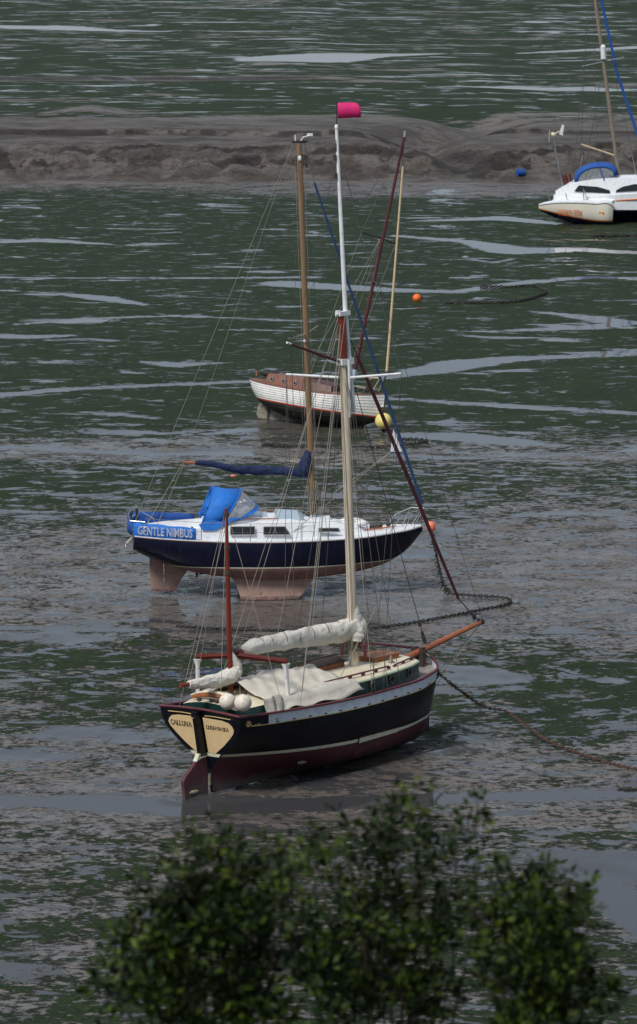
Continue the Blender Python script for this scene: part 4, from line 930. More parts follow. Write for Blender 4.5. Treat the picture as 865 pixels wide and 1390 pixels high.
        if sg == -1:
            tx = text_mesh('GENTLE NIMBUS', .33, (0, 0, 0), (1, 0, 0), (0, 0, 1), 'text', dg, sx=.76, bold=.009)
            xa = min(v.co.x for v in tx.data.vertices); xb = max(v.co.x for v in tx.data.vertices)
            for v in tx.data.vertices:
                xx = .10+(v.co.x-xa)/(xb-xa)*1.50
                v.co = Vector((xx, -(H.bx(max(0, xx), 1.72)+.018+abs(v.co.y)*.3)-.034, v.co.z+1.865-.045*(xx-.1)))
    rows = []
    for i in range(9):
        y_ = -.84+1.68*i/8; rows.append([Vector((-.05-.14*(1-(y_/.84)**2), y_, z_)) for z_ in (1.80, 2.0, 2.18)])
    q = MB(); q.loft(rows, False); sd = q.build('stern_dodger', 'midblue', T); sm = sd.modifiers.new('s', 'SOLIDIFY'); sm.thickness = .008
    # sprayhood: two hoops with blue cloth between them, clear screen down to the cabin roof in front
    def hoop(bs, tp, w0, w1, n=17, p=.62):
        r = []
        for k in range(n):
            a_ = math.pi*k/(n-1); s_ = abs(math.sin(a_))**p; r.append(Vector((bs.x+(tp.x-bs.x)*s_, -(w0*(1-s_)+w1*s_+.0)*math.copysign(abs(math.cos(a_))**.7, math.cos(a_)), bs.z+(tp.z-bs.z)*s_)))
        return r
    h0 = hoop(S(273, 713, -.9), S(289, 664, -.3), .92, .86); h1 = hoop(S(299, 716, -.9), S(327, 667, -.3), .93, .86); h2 = hoop(S(326, 706, -.9), S(351, 687, 0), .88, .86)
    hm = [a_.lerp(b_, .5)-Vector((0, 0, .035*math.sin(math.pi*k/16))) for k, (a_, b_) in enumerate(zip(h0, h1))]
    q = MB(); q.loft([h0, hm, h1], False); hd = q.build('sprayhood', 'blue', T); sm = hd.modifiers.new('s', 'SOLIDIFY'); sm.thickness = .012
    q = MB(); q.loft([h1, h2], False); q.build('clear_panel', 'vinyl', hd)
    q = MB(); q.loft([[b_ for b_ in h2], [b_+(a_-b_).normalized()*.10 for a_, b_ in zip(h1, h2)], [b_+(a_-b_).normalized()*.10+Vector((0, 0, .02)) for a_, b_ in zip(h1, h2)]], False)
    for sg in (-1, 1):
        c_ = [S(270, 712, -.94), S(274, 719, -.96), S(292, 720, -.96), S(304, 713, -.95), S(326, 703, -.9), S(318, 702, -.9), S(300, 708, -.93), S(285, 705, -.93)]
        q.poly([Vector((p_.x, p_.y*-sg, p_.z)) for p_ in c_], .012, (0, sg, 0))
    q.build('hood_skirt', 'blue', hd)
    q = MB(); q.tube(h1, .022, 6); q.tube(h0, .018, 6); q.build('hood_hoop', 'blue', hd)
    q = MB()
    for k in range(4): c_ = h1[4+k//2].lerp(h2[4+k//2], .18+.05*k)+Vector((0, -.02, .01)); q.box(c_, (.05, .012, .035))
    q.build('repair_patch', 'white', hd)
    # pushpit, stanchions, pulpit, lifelines
    def bar(pts, r_, nm, mt='steel'): q = MB(); q.tube(pts, r_, 6); return q.build(nm, mt, T)
    bar([(.45, -.93, 1.74), (.30, -.95, 2.20), (-.1, -.85, 2.22), (-.16, 0, 2.23), (-.1, .85, 2.22), (.30, .95, 2.20), (.45, .93, 1.74)], .014, 'pushpit')
    bar([(-.0, -.6, 1.75), (-.15, -.6, 2.22)], .012, 'pushpit_leg'); bar([(-.0, .6, 1.75), (-.15, .6, 2.22)], .012, 'pushpit_leg')
    bar([(.05, .5, 1.75), (-.05, .52, 2.1), (.2, .6, 2.24), (.55, .75, 2.0), (.6, .8, 1.8)], .014, 'pushpit_rail')
    bar([(.1, .45, 1.75), (.08, .45, 2.34)], .045, 'horseshoe_bracket', 'darkiron')
    bar([(-.0, -.3, 1.7), (-.22, -.3, 1.47), (-.24, -.3, 1.4)], .014, 'boarding_ladder'); bar([(-.0, -.1, 1.7), (-.22, -.1, 1.47), (-.24, -.1, 1.4)], .014, 'boarding_ladder')
    sx_ = [.3, 1.85, 3.2, 4.6, 5.9, 7.05]
    for sg in (-1, 1):
        tops = []
        for x_ in sx_:
            b_ = H.bx(x_, 1.5)-.05; zz = H.sheer(x_)
            if x_ not in (.3, 7.05): bar([(x_, sg*b_, zz), (x_, sg*b_, zz+.52)], .011, 'stanchion')
            tops.append(Vector((x_, sg*b_, zz+.52)))
        for a_, b_ in zip(tops[:-1], tops[1:]):
            wire(T, a_, b_, .006, 'rope', 'guard_wire'); wire(T, a_-Vector((0, 0, .25)), b_-Vector((0, 0, .25)), .004, 'wire', 'guard_wire')
    bar([(7.05, -.62, 1.72), (7.35, -.5, 2.12), (7.75, -.32, 2.32), (8.15, -.08, 2.34), (8.15, .08, 2.34), (7.75, .32, 2.32), (7.35, .5, 2.12), (7.05, .62, 1.72)], .014, 'pulpit')
    for sg in (-1, 1): bar([(7.75, sg*.3, 1.8), (8.05, sg*.12, 2.33)], .012, 'pulpit_leg'); bar([(7.5, sg*.42, 1.78), (7.75, sg*.32, 2.32)], .012, 'pulpit_leg')
    bar([(7.9, -.05, 2.30), (8.12, 0, 2.32)], .04, 'bow_lamp', 'darkiron')
    for (x_, y_, nm, r_) in ((2.1, -.55, 'winch', .06), (1.6, -.88, 'winch', .05), (2.1, .55, 'winch', .06)): bar([(x_, y_*1.05, 1.85), (x_, y_*1.05, 2.05)], r_*.8, nm)
    # mast
    m0, m1 = S(425, 696, 0), S(406, 194, 0)
    q = MB(); q.tube([m0-Vector((0, 0, .05)), m1], [.088, .078], 14, flat=(1.0, 1)); mast = q.build('mast', 'mastbrown', T)
    q = MB(); q.box(m1+Vector((.02, 0, .03)), (.42, .12, .06)); q.build('masthead_fitting', 'darkiron', mast)
    q = MB(); q.tube([m1+Vector((.05, 0, .06)), m1+Vector((.12, 0, .16)), m1+Vector((.32, .05, .20))], .018, 6); q.box(m1+Vector((.30, .05, .22)), (.16, .02, .08)); q.tube([m1+Vector((-.1, 0, .05)), m1+Vector((-.1, 0, .22))], .02, 6); q.build('wind_vane', 'white', mast)
    q = MB(); q.sphere(S(407, 215, -.1), .05, 8, 6, sc=(1, .6, 1.6)); q.build('steaming_lamp', 'white', mast)
    q = MB(); q.sphere(S(414, 463, -.12), .045, 10, 8); q.build('deck_lamp', 'white', mast)
    sprd = []
    for (u_, v_, y_) in ((399, 458, -1.0), (432, 442, 1.0)):
        c = m0.lerp(m1, .487); e = S(u_, v_, y_); e = Vector((c.x+(.3 if y_ > 0 else -.28), y_*.72, c.z+.02))
        e = on(T, u_, v_, y=y_*.75)
        q = MB(); q.tube([c, e], [.028, .018], 6); q.build('spreader', 'rope', mast); sprd.append(e)
    q = MB()
    for k in range(34):
        a_ = random.uniform(0, 2*math.pi); c = m0+Vector((.12*math.cos(a_), .12*math.sin(a_), .05+random.uniform(0, .75))); hh = random.uniform(.2, .35)
        q.tube([c+Vector((.03*math.cos(s_), .03*math.sin(s_)*math.cos(a_), hh*.5*math.sin(s_))) for s_ in np.linspace(0, 2*math.pi, 9)], .011, 5)
    q.build('coiled_halyards', 'rope', mast)
    # boom and cover
    bu = [(418, 640, .16), (408, 641, .13), (390, 640, .12), (370, 638, .12), (350, 638, .125), (330, 638, .12), (312, 635, .10), (295, 631, .085), (275, 629, .08), (260, 628, .065)]
    q = MB(); q.tube([S(418, 640, 0)]+[S(a_, b_, 0) for a_, b_, c_ in bu[1:]]+[S(249, 627, 0)], .035, 8); boom = q.build('boom', 'bowsprit', T)
    P, Rd = [], []
    for i in range(len(bu)-1):
        for t in (0, .33, .66): P.append(S(bu[i][0]*(1-t)+bu[i+1][0]*t, bu[i][1]*(1-t)+bu[i+1][1]*t+.5*math.sin(i*2+t*5), 0)); Rd.append(bu[i][2]*(1-t)+bu[i+1][2]*t)
    q = MB(); cloth_tube(q, P, Rd, 18, .3, 21, flat=(.9, 1), per=8); q.build('sail_cover', 'darkblue', boom, angle=70)
    q = MB(); cloth_tube(q, [S(420, 612, 0), S(418, 620, 0), S(415, 632, 0), S(412, 644, 0)], [.10, .14, .20, .14], 16, .3, 23, up=(0, 1, 0), flat=(1, 1)); q.build('mast_cover', 'darkblue', boom)
    q = MB(); q.sphere(S(317, 646, 0), .06, 8, 6, sc=(1.4, .5, .7)); q.build('reef_tie', 'orange', boom)
    # forestay and blue furled genoa
    g0, g1 = S(573, 683, 0), S(427, 248, 0); fs = [g0.lerp(g1, i/19) for i in range(20)]
    q = MB(); q.tube(fs, [.044*(1-.3*i/19) for i in range(20)], 8, wob=.12); gn = q.build('furled_genoa', 'jibblue', T)
    q = MB(); c0, c1, c2 = S(534, 583, -.02), S(530, 614, -.25), S(546, 614, -.08); q.add([c0, c1, c2], [(0, 1, 2)]); cf = q.build('clew', 'white', gn, smooth=False); sm = cf.modifiers.new('s', 'SOLIDIFY'); sm.thickness = .01
    q = MB(); q.tube([c1, c2], .018, 5); q.build('clew_hem', 'jibblue', gn)
    wire(T, m1+Vector((.15, 0, 0)), g1, .006, 'wire', 'forestay'); wire(T, g0, (8.02, 0, 1.84), .01, 'wire', 'forestay')
    wire(T, m1+Vector((-.15, 0, 0)), (0.0, 0, 1.98), .006, 'rope', 'backstay')
    q = MB(); q.tube([m1.lerp(g1, .5)-Vector((.03, 0, 0)), m1.lerp(g1, .62)-Vector((.03, 0, 0))], .03, 6); q.build('halyard_block', 'darkiron', T)
    wire(T, m1+Vector((-.15, 0, 0)), S(249, 627, 0), .005, 'rope', 'topping_lift'); wire(T, S(249, 627, 0), (.35, 0, 1.95), .008, 'rope', 'mainsheet'); wire(T, S(251, 627, 0), (.6, 0, 1.85), .008, 'rope', 'mainsheet')
    wire(T, (.6, .85, 1.8), (.55, .85, 3.0), .008, 'wire', 'aerial')
    for sg, e in ((-1, sprd[0]), (1, sprd[1])):
        cx_ = m0.x
        wire(T, m1, e, .005, 'wire', 'cap_shroud'); wire(T, e, H.side(cx_, H.sheer(cx_), sg, -.06), .005, 'wire', 'cap_shroud')
        c = m0.lerp(m1, .48)
        for dx in (-.35, .35): wire(T, c, H.side(cx_+dx, H.sheer(cx_+dx), sg, -.08), .005, 'wire', 'lower_shroud')
    for dx in (-.13, .12): wire(T, m0+Vector((dx, 0, .1)), m1+Vector((dx, 0, 0)), .005, 'rope', 'halyard')
    wire(T, c1, (4.3, -.9, 1.8), .008, 'rope', 'genoa_sheet'); wire(T, c1, (4.3, .9, 1.7), .008, 'rope', 'genoa_sheet')
    return T, H
BOAT2, H2 = yacht()
# orange buoy on the yacht bow, its weedy riser
p = mtx(BOAT2) @ on(BOAT2, 585, 715, y=-.05)
ball('mooring_buoy', p, .135, 'orange', 'pale orange round mooring buoy hanging from the bow rail of the navy yacht', 'buoy', 'mooring buoys', sc=(1, 1, 1.2), neck=(0, 0, 1))
def rope_thing(name, pts, r, mt, label, cat, wob=.35, tufts=0, group=None):
    q = MB(); P = []
    pts = [Vector(p) for p in pts]
    n = 14
    K = np.array([list(p) for p in pts]); tt = np.arange(len(pts)); T_ = np.linspace(0, len(pts)-1, n*(len(pts)-1)+1)
    for row in herm(tt, K, T_): P.append(Vector(row)+Vector((random.uniform(-1, 1), random.uniform(-1, 1), random.uniform(-.3, .3)))*r*.3)
    q.tube(P, r, 6, wob=wob)
    for k in range(tufts):
        c = random.choice(P); d = Vector((random.uniform(-1, 1), random.uniform(-1, 1), random.uniform(-1.2, .2))).normalized()*random.uniform(.06, .2)
        q.tube([c, c+d*.6, c+d+Vector((0, 0, -.04))], [r*.8, r*.5, r*.1], 4)
    return tag(q.build(name, mt), label, cat, group)
def chain(name, pts, link, mt, label, group=None, lift=0.03):
    """interlocked oval links along a smooth path"""
    K = np.array([list(Vector(p)) for p in pts]); T_ = np.linspace(0, len(pts)-1, 400); S_ = herm(np.arange(len(pts)), K, T_)
    seg = np.linalg.norm(np.diff(S_, axis=0), axis=1); cum = np.concatenate([[0], np.cumsum(seg)]); n = int(cum[-1]/(link*.75))
    q = MB(); wire_r = link*.17
    for k in range(n):
        d = (k+.5)*cum[-1]/n; a_ = Vector([np.interp(d-link*.3, cum, S_[:, c]) for c in range(3)]); b_ = Vector([np.interp(d+link*.3, cum, S_[:, c]) for c in range(3)])
        t = (b_-a_).normalized(); c = (a_+b_)/2+Vector((0, 0, random.uniform(-.2, .3)*wire_r)); c.x += random.uniform(-.3, .3)*wire_r
        s_ = t.cross(Vector((0, 0, 1)) if abs(t.z) < .9 else Vector((1, 0, 0))).normalized(); u_ = s_.cross(t).normalized()
        an = random.uniform(-.5, .5)+(0 if k % 2 else math.pi/2); w_ = s_*math.cos(an)+u_*math.sin(an); nn = t.cross(w_)
        rings = []
        for j in range(8):
            ph = 2*math.pi*j/8; ct_ = c+t*math.cos(ph)*link*.5+w_*math.sin(ph)*link*.30; rd = (t*math.cos(ph)*.8+w_*math.sin(ph)).normalized()
            rings.append([ct_+(rd*math.cos(g_)+nn*math.sin(g_))*wire_r for g_ in (0, 1.57, 3.14, 4.71)])
        q.loft(rings+[rings[0]], True, 0, False)
    return tag(q.build(name, mt), label, 'chain', group)
p2 = gp(611, 806, .02)
rope_thing('mooring_rope', [p+Vector((0, 0, -.15)), p.lerp(p2, .35)+Vector((.0, 0, -.25)), p.lerp(p2, .7)+Vector((-.05, 0, -.22)), p2], .03, 'weed', 'weed covered dark riser running down from the pale orange buoy to the mud', 'rope', tufts=60)
chain('ground_chain', [gp(612, 806, .03), gp(640, 808, .03), gp(672, 810, .03), gp(692, 813, .03), gp(688, 820, .03), gp(650, 828, .03), gp(600, 838, .03), gp(540, 848, .03), gp(470, 855, .02), gp(380, 856, .02), gp(300, 853, .02), gp(240, 850, .02)],
      .11, 'darkiron', 'dark chain looping over the mud from the navy yacht bow towards the gaff boat', 'mooring chains lying on the mud')
bw = MW @ Vector((7.2, -.06, 1.75))
chain('anchor_chain', [bw, bw.lerp(gp(690, 975, .1), .35)+Vector((0, 0, -.1)), bw.lerp(gp(690, 975, .1), .7)+Vector((0, 0, -.1)), gp(690, 967, .32), gp(740, 1003, .10), gp(790, 1024, .04), gp(830, 1036, .03), gp(870, 1045, .03), gp(930, 1052, .03), gp(1000, 1055, .03)],
      .10, 'rust', 'rusty chain stretching from the bow of the gaff boat down to the mud at right', 'mooring chains lying on the mud')

# ------------------------------------------------------------------ clinker boat
def clinker():
    L = 5.7; h = -36.0
    a = gp(352, 567); T = empty('clinker_boat', (a.x-.42, a.y+.2, -.15), (R(-7.5), R(3.0), R(h)))
    tag(T, 'white clinker planked sailing boat with varnished cabin and fouled dark bottom, leaning on the mud', 'sailing boat')
    xs = [k*.93 for k in [0, .4, 1.1, 2.2, 3.4, 4.6, 5.5, 6.1, 6.4]]
    zk = [1.42, .95, .58, .40, .36, .40, .55, .82, 1.15]; zs = [1.60, 1.59, 1.57, 1.55, 1.55, 1.60, 1.68, 1.77, 1.84]
    tk = [0, .08, .25, .5, .75, 1]
    bt = [[.01, .06, .12, .17, .19, .2], [.02, .18, .36, .50, .56, .58], [.03, .35, .66, .86, .92, .92], [.03, .48, .86, 1.06, 1.12, 1.10], [.03, .52, .92, 1.12, 1.18, 1.16], [.03, .40, .76, .98, 1.05, 1.05],
          [.03, .22, .46, .64, .72, .75], [.02, .10, .20, .29, .36, .40], [.01, .015, .02, .025, .03, .035]]
    H = Hull(xs, zk, zs, tk, bt, N=36)
    H.build(T, [(lambda i: .93, 0, 6), (lambda i: .975, 1, 1), *[(lambda i, k=k, e=e: .975+(H.zs[i]-.02-.975)*(k+e)/7, 2 if e < 1 else 4, 1) for k in range(7) for e in (.90, 1)], (lambda i: H.zs[i], 3, 1)], ['slime', 'redline', 'clinker', 'wood', 'lapshade'], lap=.014)
    H.railing(T, .05, .05, 'wood', 'rubbing_strake', zoff=-.01); H.deck(T, .02, 'wood', inset=.0, camber=.07)
    q = MB(); pr = [(.85, .62), (.9, .02), (4.6, .02), (5.1, .40), (5.25, .75), (3.0, .5)]
    q.poly([Vector((x_, -.06, z_)) for x_, z_ in pr], .12, (0, 1, 0)); q.build('keel', 'slime', T, smooth=False)
    q = MB(); q.poly([Vector((x_, -.065, z_)) for x_, z_ in ((1.0, .03), (1.9, .06), (2.6, .10), (2.4, .2), (1.5, .45), (1.05, .7))], .13, (0, 1, 0)); q.build('keel_patch', 'barn', T, smooth=False)
    q = MB(); q.poly([Vector((x_, -.04, z_)) for x_, z_ in ((.92, .06), (.55, .10), (.38, .3), (.40, .62), (.60, .92), (.80, .90), (.82, .5), (.95, .3))], .08, (0, 1, 0)); q.build('rudder', 'barn', T, smooth=False)
    cab = trunk([((1.0, 1.07), .62, 1.54, .56, 1.88, .05), (2.0, .82, 1.52, .74, 1.91, .06), (2.8, .84, 1.52, .76, 1.92, .06)], 'cabin', ['wood', 'wood'], T, 1)
    cab2 = trunk([(2.8, .84, 1.52, .76, 1.88, .06), (3.5, .78, 1.54, .68, 1.85, .05), ((4.0, 3.92), .62, 1.56, .52, 1.80, .05)], 'fore_cabin', ['redwood', 'redwood'], T, 1)
    for x_, y_ in ((1.35, .69), (1.95, .79), (2.5, .815)):
        for sg in (-1, 1):
            q = MB(); c = Vector((x_, sg*(y_-.0), 1.73)); rg = []
            for rr, dd in ((.045, 0), (.068, 0), (.068, .02), (.045, .02)): rg.append([c+Vector((math.cos(t)*rr, sg*dd, math.sin(t)*rr*1.3)) for t in np.linspace(0, 2*math.pi, 12, endpoint=False)])
            q.loft(rg+[rg[0]], True, 0, False); q.sphere(c, .05, 8, 6, m=1, sc=(1, .5, 1.2)); q.build('porthole', ['steel', 'window'], cab)
    q = MB()
    for x_, y_, r_, sc_ in ((.75, 0, .2, (1.3, 1.2, .6)), (1.1, -.1, .18, (1.4, 1.6, .7)), (.5, .05, .12, (1.2, 1, .6)), (1.35, -.3, .1, (1, 1, 1))): q.sphere((x_*.9, y_, 1.86), r_*1.15, 10, 6, sc=sc_)
    q.build('cockpit_cover', 'darkiron', T)
    q = MB(); q.tube([(.15, 0, 1.7), (.12, 0, 1.9)], .03, 6); q.build('stern_post', 'bowsprit', T)
    q = MB()
    for k in range(14):
        x_ = random.uniform(4.0, 5.3); y_ = random.uniform(-.35, .35)*(5.7-x_)/1.2; q.tube([(x_, y_, 1.80), (x_+random.uniform(-.3, .3), y_+random.uniform(-.2, .2), 1.90), (x_+random.uniform(-.3, .3), y_*.6, 1.83)], random.uniform(.02, .045), 5)
    q.build('foredeck_gear', 'tarred', T)
    q = MB(); q.tube([(4.1, -.3, 1.84), (4.6, -.2, 1.90), (5.1, -.05, 1.90)], .06, 7, wob=.3); q.build('sail_bag', 'rope', T)
    S = lambda u_, v_, y_=0: on(T, u_, v_, y=y_)
    for sg in (-1, 1):
        q = MB(); q.tube([(4.5, sg*.7, 1.72), (4.6, sg*.62, 2.12), (5.1, sg*.42, 2.3), (5.75, sg*.08, 2.34), (5.75, 0, 2.34)], .016, 6); q.tube([(5.5, sg*.2, 1.85), (5.7, sg*.12, 2.33)], .014, 6); q.build('pulpit', 'bowspritpale', T)
    m0, m1 = S(477, 525), S(549, 186)
    q = MB(); q.tube([m0-Vector((0, 0, .1)), m0.lerp(m1, .12), m0.lerp(m1, .5), m1], [.055, .07, .062, .05], 10); mast = q.build('mast', 'maroonspar', T)
    q = MB(); q.tube([m0-Vector((0, 0, .25)), m0.lerp(m1, .07)], .075, 8); q.build('mast_foot', 'hatch', mast)
    q = MB(); q.tube([m1, m1+Vector((0, 0, .22))], .05, 8); q.build('masthead_cap', 'steel', mast)
    for t in (.16, .42): q = MB(); q.sphere(m0.lerp(m1, t), .09, 8, 6); q.build('mast_band', 'maroonspar', mast)
    c = S(517, 323); e1, e2 = on(T, 491, 316, x=c.x), on(T, 537, 331, x=c.x)
    sp = []
    for e in (e1, e2): q = MB(); q.tube([c, e], .022, 6); q.build('spreader', 'tarred', mast); sp.append(e)
    q = MB(); j0, j1 = S(525, 506), S(547, 226); q.tube([j0, j1], [.048, .034], 8); q.build('furled_jib', 'bowspritpale', T)
    wire(T, j1, m1, .008, 'wire', 'forestay')
    q = MB(); q.tube([j0, (5.72, 0, 1.9)], .03, 6); q.sphere(j0, .08, 8, 6); q.build('furling_drum', 'darkwood', T)
    for sg, e in ((-1, e1), (1, e2)):
        f_ = H.side(3.2, H.sheer(3.2), sg); wire(T, f_, e, .008, 'rope', 'shroud'); wire(T, e, m1, .008, 'wire', 'shroud'); wire(T, H.side(2.8, H.sheer(2.8), sg), c, .008, 'rope', 'shroud'); wire(T, H.side(3.6, H.sheer(3.6), sg), c, .008, 'rope', 'shroud')
    wire(T, (.2, 0, 1.75), m1, .007, 'wire', 'backstay')
    q = MB(); q.tube([(5.68, -.02, 1.74), (5.85, -.02, 1.70), (5.88, 0, 1.35)], .05, 6); q.build('bow_roller', 'rust', T)
    return T
BOAT3 = clinker()
b3 = mtx(BOAT3)
pY = gp(520, 586); pY.z = .36; yb_r = .30
pb = at_d(520.5, 571.5, pY.y); 
ball('mooring_buoy', pb, .30, 'yellow', 'pale yellow round buoy hanging under the bow of the white clinker boat', 'buoy', 'mooring buoys', neck=(.02, 0, -1))
bowp = b3 @ Vector((5.88, 0, 1.35))
rope_thing('mooring_rope', [bowp, bowp.lerp(pb, .6)+Vector((.03, 0, 0)), pb+Vector((0, 0, .30))], .05, 'rust', 'rusty rope tying the yellow buoy to the bow of the white clinker boat', 'rope')
rope_thing('mooring_rope', [pb+Vector((0, 0, -.3)), pb+Vector((0, 0, -.5)), gp(523, 603, .02)], .035, 'darkiron', 'dark chain hanging below the yellow buoy to the water', 'rope', tufts=10)
chain('ground_chain', [gp(362, 603, .04), gp(400, 606, .03), gp(450, 606, .03), gp(500, 607, .03), gp(550, 604, .03), gp(580, 599, .03), gp(560, 596, .03), gp(530, 597, .03)], .15, 'darkiron', 'dark chain curving across the mud beneath the yellow buoy', 'mooring chains lying on the mud')

def weedlump(u, v, w_, hgt_, mt, label, name='weed_clump'):
    c = gp(u, v); q = MB(); n = 26
    for k in range(n):
        a_ = random.uniform(-1, 1); p = Vector((a_*w_/2, random.uniform(-.5, .5)*w_*.35, 0)); r_ = hgt_*random.uniform(.4, 1)*(1-abs(a_)*.6)
        q.sphere(p, r_, 7, 5, sc=(random.uniform(1, 2.2), random.uniform(1, 1.8), .8))
    o = q.build(name, mt); o.location = c; tag(o, label, 'weed')
weedlump(372, 603, .9, .10, 'weed', 'dark weed heap at the left end of the chain below the white clinker boat')
weedlump(853, 1071, .45, .06, 'weed', 'small dark weed clump beside the water strip at right')
weedlump(575, 1071, .18, .05, 'weed', 'tiny dark weed clump beside the bow end of the gaff boat')
weedlump(806, 319, .9, .12, 'darkiron', 'dark lump on the mud below the white trimaran float', 'mud_lump')
# distant orange buoy + chain
c = gp(566, 408); ball('mooring_buoy', c+Vector((0, 0, .12)), .2, 'orange2', 'bright orange buoy resting alone on the green mud behind the masts', 'buoy', 'mooring buoys', neck=(1, 0, .2))
chain('ground_chain', [gp(604, 412, .04), gp(650, 411, .04), gp(695, 410, .04), gp(720, 405, .04), gp(738, 399, .04), gp(742, 396, .04)], .2, 'darkiron', 'long dark chain on green mud right of the bright orange buoy', 'mooring chains lying on the mud')
chain('ground_chain', [gp(652, 388, .04), gp(690, 389, .04), gp(725, 388, .04), gp(742, 396, .04)], .16, 'darkiron', 'thin dark chain at the edge of the pool above the bright orange buoy', 'mooring chains lying on the mud')
chain('ground_chain', [gp(804, 320, .05), gp(830, 320, .05), gp(870, 320, .05), gp(910, 321, .05)], .22, 'darkiron', 'dark chain on the mud below the white trimaran', 'mooring chains lying on the mud')

# blue drum
def on_ground(u, v):
    d = ray(u, v); Z = z_ground
    for k in range(4000):
        t = (150+k*.05)/d.y; x, y, h = d.x*t, d.y*t, HC+d.z*t
        i = int(np.clip(np.searchsorted(Ds, y)-1, 0, len(Ds)-2)); j = int(np.clip(np.searchsorted(cs, x/y)-1, 0, len(cs)-2))
        if Z[i, j] >= h: return Vector((x, y, float(Z[i, j])))
    return gp(u, v)
c = on_ground(707, 239); T = empty('plastic_drum', c, (0, 0, R(20))); tag(T, 'blue plastic drum lying on the mud at the foot of the bank', 'drum')
q = MB(); q.tube([(-.26, 0, .2), (-.24, 0, .2), (-.08, 0, .2), (-.07, 0, .2), (.07, 0, .2), (.08, 0, .2), (.22, 0, .2), (.25, 0, .2)], [.18, .24, .24, .25, .25, .24, .24, .2], 16); q.build('body', 'bluedrum', T)
q = MB(); q.tube([(.25, 0, .2), (.33, 0, .2)], [.1, .09], 10); q.build('cap', 'darkiron', T)

